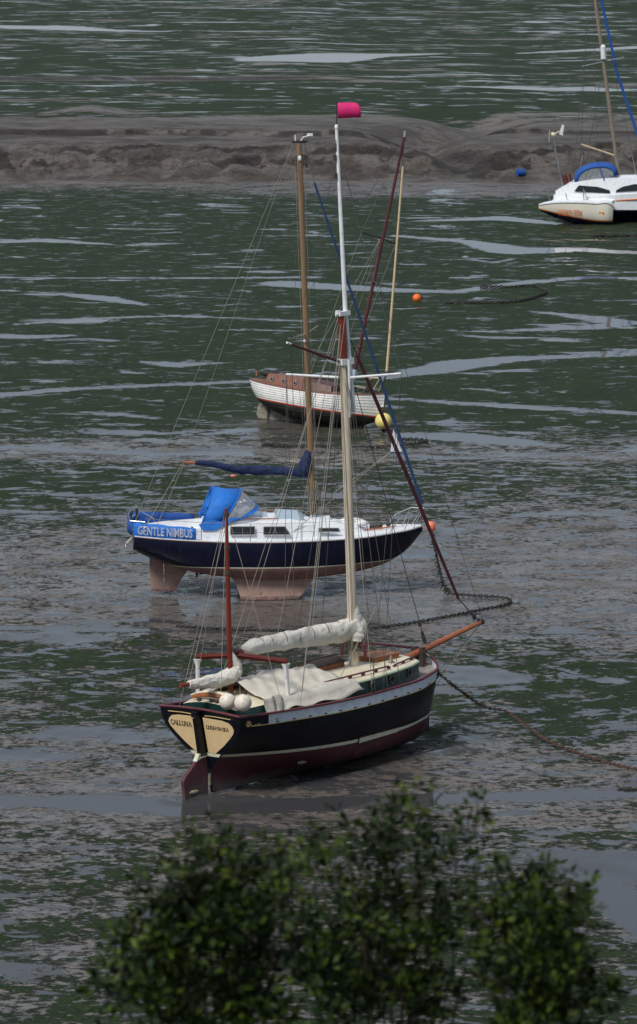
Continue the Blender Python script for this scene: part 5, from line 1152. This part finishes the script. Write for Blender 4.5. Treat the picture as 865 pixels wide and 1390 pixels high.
# ------------------------------------------------------------------ trimaran
def trimaran():
    c = gp(735, 304); T = empty('trimaran', (c.x, c.y, 0), (R(0), R(1.5), R(-3)))
    tag(T, 'white trimaran with orange lettered side float and blue sprayhood, grounded at the right edge', 'trimaran')
    S = lambda u_, v_, y_=0: on(T, u_, v_, y=y_)
    # float (starboard)
    x0 = S(731, 287, 0).x; x1 = S(832, 290, 0).x; Lf = x1-x0; zt0 = S(780, 275, 0).z
    xs = [0, .3, .9, 2.0, 3.2, Lf-.05, Lf]; xs = [x0+k for k in xs]
    zk = [.82, .66, .42, .10, -.04, -.04, 0]; zs = [1.12, 1.20, 1.30, 1.36, 1.34, 1.25, 1.20]
    bt = [[.01, .02, .03, .03], [.02, .1, .14, .15], [.03, .22, .30, .30], [.04, .32, .40, .38], [.04, .34, .42, .40], [.04, .28, .36, .34], [.03, .25, .32, .30]]
    H = Hull(xs, zk, zs, [0, .3, .7, 1], bt, N=30)
    fl = H.build(T, [(lambda i: .28+.56*max(0, 1-(H.x[i]-x0)/3.2)**1.2, 0, 3), (lambda i: .36+.54*max(0, 1-(H.x[i]-x0)/3.2)**1.2, 1, 1), (lambda i: H.zs[i]-.12, 2, 4), (lambda i: H.zs[i]-.07, 3, 1), (lambda i: H.zs[i], 4, 1)], ['navy', 'yacht_orange', 'cream2', 'darkiron', 'gel'], name='float')
    q = MB(); rows = []
    for i in range(len(H.x)):
        b_ = H.b(i, H.zs[i]); rows.append([Vector((H.x[i], b_*t, H.zs[i]+.08*(1-t*t)*min(1, b_*3))) for t in (-1, -.5, 0, .5, 1)])
    q.loft(rows, False); q.build('float_deck', 'gel', fl)
    tx = text_mesh('WEIRD FISH', .50, (x0+1.12, -.43, .50), (1, 0, 0), (0, 0, 1), 'textorange', fl, sx=.72, bold=.005)
    xa = min(v.co.x for v in tx.data.vertices); xb = max(v.co.x for v in tx.data.vertices)
    for v in tx.data.vertices: v.co.x = x0+1.10+(v.co.x-xa)/(xb-xa)*1.35; v.co.z += .05; v.co.y = -.455
    q = MB(); c_ = Vector((x0+3.70, -.455, .80)); q.sphere(c_, .13, 10, 6, sc=(1, .15, 1)); q.poly([c_+Vector((-.09, 0, 0)), c_+Vector((-.28, 0, .06)), c_+Vector((-.26, 0, -.05))], .01, (0, -1, 0)); q.poly([c_+Vector((-.02, 0, .08)), c_+Vector((.05, 0, .17)), c_+Vector((.08, 0, .06))], .01, (0, -1, 0)); q.poly([c_+Vector((-.02, 0, -.08)), c_+Vector((.03, 0, -.16)), c_+Vector((.07, 0, -.07))], .01, (0, -1, 0)); q.build('fish_emblem', 'textorange', fl)
    # main hull and wing deck, further away (+y), longer
    ym = 1.7
    hx = [x0+1.0, x0+2.5, x0+4.5, x0+6.5, x0+8.6, x0+9.6]
    for xa, b_, zt, zb in (): pass
    q = MB(); st = []
    for x_, wb, zb, zt in ((x0+.85, .95, .75, 1.46), (x0+1.5, 1.1, .65, 1.52), (x0+3.0, 1.25, .55, 1.62), (x0+4.6, 1.3, .55, 1.78), (x0+6.5, 1.15, .6, 1.92), (x0+8.6, .6, .65, 1.80), (x0+9.8, .06, .9, 1.9)):
        st.append([Vector((x_, ym-wb*.25, zb-.5)), Vector((x_, ym-wb*.55, zb)), Vector((x_, ym-wb, zb+.35)), Vector((x_, ym-wb, zt)), Vector((x_, ym-wb*.3, zt+.05)), Vector((x_, ym+wb*.3, zt+.05)), Vector((x_, ym+wb, zt)), Vector((x_, ym+wb, zb+.35)), Vector((x_, ym+wb*.55, zb)), Vector((x_, ym+wb*.25, zb-.5))])
    q.loft(st, True, 0); mh = q.build('main_hull', 'gel', T)
    for p_ in mh.data.polygons: pass
    mh.data.materials.append(M['navy'])
    for p_ in mh.data.polygons:
        if p_.center.z < 1.0 and p_.center.x > x0+.9: p_.material_index = 1
    q = MB(); q.tube([Vector((x_, ym-wb-.01, z_)) for x_, wb, z_ in ((x0+4.4, 1.28, 1.42), (x0+5.5, 1.24, 1.52), (x0+6.5, 1.15, 1.60), (x0+8.6, .6, 1.75))], .05, 6); q.build('hull_stripe', 'yacht_orange', mh)
    # crossbeam wing deck between float and hull
    q = MB(); q.poly([Vector((x0+.75, .2, 1.26)), Vector((x0+3.9, .2, 1.24)), Vector((x0+4.6, ym-1.2, 1.52)), Vector((x0+.95, ym-.9, 1.42))], .07, (0, 0, 1)); q.build('wing_deck', 'gel', T, smooth=False)
    q = MB(); q.box((x0+1.6, .35, 1.37), (.9, .32, .03)); q.box((x0+3.0, .35, 1.37), (.8, .3, .03)); q.build('deck_panel', 'hatch', T, smooth=False)
    q = MB(); q.loft([[Vector((x0+2.6, .3, 1.06)), Vector((x0+2.6, .3, .66)), Vector((x0+2.6, ym, .5)), Vector((x0+2.6, ym, 1.1))], [Vector((x0+6.4, .6, 1.1)), Vector((x0+6.4, .6, .9)), Vector((x0+6.4, ym, .5)), Vector((x0+6.4, ym, 1.2))]], True); q.build('shaded_wing_underside', 'navy', T)  # deep shade under the wing put into the dark navy colour
    # cabin
    cst = []
    for x_, wb, zb, wt, zt in ((x0+.95, .95, 1.46, .85, 1.66), (x0+2.0, 1.1, 1.52, .95, 2.34), (x0+3.2, 1.12, 1.6, .88, 2.58), (x0+4.6, 1.1, 1.74, .84, 2.68), (x0+5.8, 1.0, 1.85, .74, 2.74), (x0+7.2, .8, 1.95, .5, 2.6)):
        cst.append((x_, wb, zb, wt, zt, .10))
    cab = trunk(cst, 'cabin', ['gel', 'gel'], T); cab.location = (0, ym, 0)
    def pane(pts, mtl='window'):
        q = MB(); q.poly([Vector((x0+a_, -b_, c_)) for a_, b_, c_ in pts], .02, (0, -1, .3)); q.build('window', mtl, cab, smooth=False)
    pane([(2.0, 1.085, 1.86), (4.05, 1.09, 1.80), (4.0, 1.04, 1.98), (3.3, 1.02, 2.15), (2.25, 1.03, 2.20)])
    pane([(4.35, 1.10, 1.88), (6.2, .99, 2.05), (6.2, .90, 2.36), (5.4, .95, 2.36), (4.75, 1.02, 2.20), (4.4, 1.07, 2.0)])
    q = MB(); q.box((x0+3.6, -.55, 2.66), (1.0, .4, .04)); q.build('hatch', 'hatch', cab)
    # blue hood
    rings = []
    for k in range(11):
        a_ = math.pi*k/10; cx = x0+3.2-1.22*math.cos(a_); zz = 2.30+.055*k+1.0*math.sin(a_)**.75*(.78+.03*k/10)
        rings.append((cx, zz))
    q = MB()
    for sgn, mt_i in ((-1, 0), (1, 0)):
        arc_o = [Vector((a_, sgn*.85, b_)) for a_, b_ in rings]; arc_i = [Vector((x0+3.2+(a_-x0-3.2)*.83, sgn*.88, 2.36+(b_-2.30)*.80)) for a_, b_ in rings]
        q.loft([arc_o, arc_i], False)
    q.loft([[Vector((a_, -.85, b_)) for a_, b_ in rings], [Vector((a_, -.4, b_+.08)) for a_, b_ in rings], [Vector((a_, .4, b_+.08)) for a_, b_ in rings], [Vector((a_, .85, b_)) for a_, b_ in rings]], False)
    hd = q.build('sprayhood', 'midblue', cab); sm = hd.modifiers.new('s', 'SOLIDIFY'); sm.thickness = .03
    for sgn in (-1, 1):
        q = MB(); arc_i = [Vector((x0+3.2+(a_-x0-3.2)*.83, sgn*.86, 2.36+(b_-2.30)*.80)) for a_, b_ in rings]; q.add(arc_i, [tuple(range(11))]); q.build('clear_panel', 'vinyl', hd)
    q = MB(); q.tube([Vector((x0+3.7, -.89, 2.5)), Vector((x0+3.4, -.89, 3.2))], .035, 6); q.build('hood_seam', 'midblue', hd)
    # mast
    m0, m1 = S(840, 238, ym), S(800, -60, ym)
    q = MB(); q.tube([m0, m1], [.11, .10], 10); mast = q.build('mast', 'mastgrey', T)
    q = MB(); q.tube([S(819.5, 80, ym-.1), S(819, 65, ym-.1)], .16, 12); q.sphere(S(819, 64, ym-.1), .15, 10, 6); q.build('radar_reflector', 'white', mast)
    for e in (S(846, 78, ym-.6), S(791, 90, ym+.6)): q = MB(); q.tube([m0.lerp(m1, .52), e], .03, 6); q.sphere(e, .05, 6, 4); q.build('spreader', 'steel', mast)
    q = MB(); q.tube([S(834, 211, ym), S(789, 196, ym)], .055, 8); q.build('boom', 'bowspritpale', T)
    q = MB(); q.tube([S(812, -20, ym), S(838, 100, ym), S(868, 190, ym), S(890, 260, ym)], .075, 8, wob=.1); q.build('furled_genoa', 'midblue', T)
    wire(T, S(812, -20, ym), m1, .012, 'wire', 'forestay')
    for u_, v_, u1_, v1_, y_ in ((763, 250, 752, 200, 1.6), (782, 252, 792, 210, 2.6), (748, 276, 742, 257, 0), (771, 277, 768, 262, .2), (793, 279, 792, 256, .2), (800, 279, 793, 258, .2), (864, 240, 857, 205, 1.6)):
        q = MB(); q.tube([S(u_, v_, y_), S(u1_, v1_, y_)], .03, 6); q.build('stanchion', 'steel', T)
    for e in (S(789, 196, ym), ): wire(T, e, m1, .015, 'wire', 'topping_lift'); wire(T, e, S(800, 250, ym), .015, 'wire', 'mainsheet')
    for k, (ua, va, y_) in enumerate(((793, 240, 2.4), (812, 250, 1.0), (868, 250, .9), (776, 262, 1.0))): wire(T, S(ua, va, y_), m0.lerp(m1, .9 if k else .52), .012, 'wire', 'shroud')
    # outboard and wind generator
    q = MB(); a_, b_ = S(766, 238, 1.9), S(772, 258, 1.9)
    q.tube([a_, a_.lerp(b_, .35), b_], [.14, .16, .10], 8); q.tube([S(773, 236, 1.7), S(778, 256, 1.7)], [.09, .09], 6); ob = q.build('outboard_motor', 'engine', T)
    q = MB(); q.tube([b_, b_+Vector((.05, 0, -.5))], .1, 6); q.box(b_+Vector((-.2, 0, -.25)), (.3, .2, .3)); q.build('bracket', 'wood', ob)
    g0, g1 = S(754, 200, 1.8), S(750.5, 183, 1.8)
    q = MB(); q.tube([S(763, 252, 1.8), g0, g1], .035, 6); pl_ = q.build('pole', 'steel', T)
    q = MB(); q.sphere(g1, .15, 12, 8, sc=(1.3, 1, 1)); q.tube([g1, S(760, 178, 1.8)], .03, 6); wg = q.build('wind_generator', 'cream', T)
    q = MB(); q.poly([S(759, 182, 1.8), S(764, 184, 1.8), S(766, 170, 1.8), S(763, 169, 1.8)], .02, (0, -1, 0)); q.build('tail_fin', 'white', wg, smooth=False)
    for k in range(3):
        an = k*2.09+.3; q = MB(); q.box(g1+Vector((-.2, .2*math.cos(an), .2*math.sin(an))), (.02, .06+.3*abs(math.cos(an)), .06+.3*abs(math.sin(an)))); q.build('blade', 'white', wg)
    return T
M['cream2'] = mat('cream_float_side', (.74, .70, .58), .4, var=.03)
BOAT4 = trimaran()

# ------------------------------------------------------------------ foreground shrubs
leafm = bpy.data.materials.new('shrub_leaves'); leafm.use_nodes = True; nt = leafm.node_tree; B = nt.nodes['Principled BSDF']; LK = nt.links.new
geo = nd(nt, 'ShaderNodeNewGeometry'); wn = nd(nt, 'ShaderNodeTexNoise'); wn.inputs['Scale'].default_value = 5; wn.inputs['Detail'].default_value = 4
LK(geo.outputs['Position'], wn.inputs['Vector'])
rp = nd(nt, 'ShaderNodeValToRGB'); rp.color_ramp.elements[0].color = (.003, .007, .002, 1); rp.color_ramp.elements[1].color = (.070, .105, .008, 1); rp.color_ramp.elements[0].position = .3; rp.color_ramp.elements[1].position = 1.0
e = rp.color_ramp.elements.new(.62); e.color = (.011, .028, .004, 1)
ad = nd(nt, 'ShaderNodeMath', operation='MULTIPLY_ADD'); LK(geo.outputs['Random Per Island'], ad.inputs[0]); ad.inputs[1].default_value = .55; LK(wn.outputs[0], ad.inputs[2])
sb = nd(nt, 'ShaderNodeMath', operation='SUBTRACT'); LK(ad.outputs[0], sb.inputs[0]); sb.inputs[1].default_value = .15
LK(sb.outputs[0], rp.inputs[0]); LK(rp.outputs[0], B.inputs['Base Color']); B.inputs['Roughness'].default_value = .55; B.inputs['Specular IOR Level'].default_value = .25
M['leaf'] = leafm
def shrub(D, base_u, tips, nfill, label, spread, seed):
    rs = random.Random(seed)
    gz = 18.5-.33*D
    bx = at_d(base_u, 1300, D).x; root = empty('shrub', (bx, D, gz)); o = Vector((bx, D, gz)); tag(root, label, 'shrub', 'shrubs in the foreground')
    wood = MB(); leaf = MB()
    def leafat(p, d, s):
        d = d.normalized(); sd = d.cross(Vector((rs.uniform(-1, 1), rs.uniform(-1, 1), rs.uniform(-1, 1)))).normalized(); up = sd.cross(d)
        a_, b_, c_, e_ = p, p+d*s*.5+sd*s*.27+up*s*.06, p+d*s, p+d*s*.5-sd*s*.27+up*s*.06
        leaf.add([a_, b_, c_, e_], [(0, 1, 2), (0, 2, 3)])
    def shoot(a_, tip, dens, s, fr=.0, thick=.012, side=True):
        mid = a_.lerp(tip, .55)+Vector((rs.uniform(-.08, .08), rs.uniform(-.08, .08), .06))
        pts = [a_.lerp(mid, t).lerp(mid.lerp(tip, t), t) for t in np.linspace(0, 1, 9)]
        wood.tube(pts, [thick*(1-.85*i/8) for i in range(9)], 4)
        L_ = (tip-a_).length
        n = int(L_*dens*rs.uniform(.45, 1.25))
        for k in range(n):
            t = fr+(1-fr)*rs.random(); x_ = t*8; i = min(7, int(x_)); p = pts[i].lerp(pts[i+1], x_-i)
            ax = (pts[i+1]-pts[i]).normalized(); d = (Vector((rs.uniform(-1, 1), rs.uniform(-1, 1), rs.uniform(-1, 1)))+ax*.7)
            leafat(p+Vector((rs.uniform(-1, 1), rs.uniform(-1, 1), rs.uniform(-1, 1)))*.012, d, s*rs.uniform(.6, 1.2))
        if side:
            for k in range(int(L_*5.5)):
                t = fr*.6+(1-fr*.6)*rs.random()*.9; x_ = t*8; i = min(7, int(x_)); p = pts[i].lerp(pts[i+1], x_-i)
                d = Vector((rs.uniform(-1, 1), rs.uniform(-1, 1), rs.uniform(-.1, .9))).normalized()*rs.uniform(.05, .15)
                shoot(p, p+d, dens*1.8, s*.9, 0, thick*.4, False)
    def cluster(c, Rr, n, sz):
        for k in range(n):
            d = Vector((rs.gauss(0, 1), rs.gauss(0, 1), rs.gauss(0, 1))); d = d/max(.3, d.length)*rs.random()**.45
            leafat(c+Vector((d.x*Rr, d.y*Rr, d.z*Rr*.85)), d+Vector((rs.uniform(-.6, .6), rs.uniform(-.6, .6), rs.uniform(-.2, .9))), sz*rs.uniform(.5, 1.25))
    def spray(tp, dens=.72):
        """a leaning shoot ending in leafy bunches that get looser towards the tip"""
        a_ = Vector((tp.x*.35+rs.uniform(-.1, .1), tp.y*.5, tp.z*.45)); lean = Vector((rs.uniform(-.09, .09), rs.uniform(-.1, .1), 0))
        for k, (back, Rr, n) in enumerate(((0, .028, 9), (.055, .042, 16), (.12, .06, 26), (.20, .075, 34), (.30, .09, 40))):
            if rs.random() < .26 and k > 0: continue
            d = (tp-a_).normalized(); p = tp-d*back+lean*(back/.3)+Vector((rs.uniform(-1, 1), rs.uniform(-1, 1), 0))*Rr*.5
            cluster(p, Rr*rs.uniform(.75, 1.25), int(n*dens), .056)
        wood.tube([a_, a_.lerp(tp, .6)+lean, tp-Vector((0, 0, .02))], [.007, .005, .002], 4)
        for k in range(5):
            t_ = rs.uniform(.5, .97); p = a_.lerp(tp, t_)+lean*(1-t_); e_ = p+Vector((rs.uniform(-.12, .12), rs.uniform(-.12, .12), rs.uniform(.02, .12))); wood.tube([p, e_], [.004, .002], 3); cluster(e_, .035, 8, .05)
    for (u_, v_) in tips: spray(at_d(u_, v_, D+rs.uniform(-.2, .2))-o)
    zt = at_d(base_u, 1205, D).z-gz; zb = at_d(base_u, 1400, D).z-gz-.25
    for k in range(nfill):
        x_ = rs.gauss(0, 1)*spread*.44; x_ = max(-spread*.95, min(spread*.95, x_)); y_ = rs.uniform(-.35, .35)
        top = zt-.30*(x_/spread)**2; dz = rs.random()**.8*.62
        cluster(Vector((x_, y_, top-dz)), rs.uniform(.07, .15), int(rs.uniform(45, 100)), .062)
    for k in range(9):
        wood.tube([Vector((rs.uniform(-.08, .08), rs.uniform(-.08, .08), -.1)), Vector((rs.uniform(-.3, .3)*spread, rs.uniform(-.2, .2), zb*.55)), Vector((rs.uniform(-.8, .8)*spread, rs.uniform(-.3, .3), zb+.3))], [.03, .02, .012], 6)
    wood.build('stem', 'bark', root); leaf.build('foliage', 'leaf', root, smooth=False)
    # low dense skirt
    return root
shrub(17.5, 300, [(250, 1122), (262, 1140), (300, 1120), (312, 1132), (330, 1152), (385, 1138), (378, 1152), (225, 1172), (190, 1188), (240, 1160), (348, 1160), (175, 1222), (285, 1150), (410, 1212), (268, 1165), (322, 1168), (210, 1190), (168, 1245), (400, 1180)], 62, 'dark leafy shrub in the lower left foreground, widest of the three', .56, 1)
shrub(18.5, 545, [(548, 1064), (538, 1080), (512, 1092), (556, 1092), (420, 1120), (436, 1128), (458, 1100), (480, 1116), (648, 1084), (640, 1096), (618, 1116), (588, 1100), (600, 1140), (500, 1130), (530, 1125), (565, 1150)], 44, 'tall leafy shrub in the lower middle foreground with shoots reaching towards the gaff boat', .46, 2)
shrub(18.0, 735, [(688, 1156), (680, 1172), (718, 1176), (744, 1168), (768, 1190), (800, 1190), (790, 1212), (665, 1205), (655, 1235), (735, 1195)], 40, 'dark leafy shrub in the lower right foreground, lowest of the three', .34, 3)

for b_, pts in ((BOAT1, ((7.2, 0, 1.93), (0, -1.24, 1.72), (0, 1.24, 1.72), (3.75, -1.37, 1.58))), (BOAT2, ((8.05, 0, 1.83), (0, 0, 1.5), (4, -1.3, .9))), (BOAT3, ((6.4, 0, 1.8), (0, 0, 1.72), (3.4, -1.16, .95)))):
    print(b_.name, [tuple(round(k) for k in proj(mtx(b_) @ Vector(p_))) for p_ in pts])
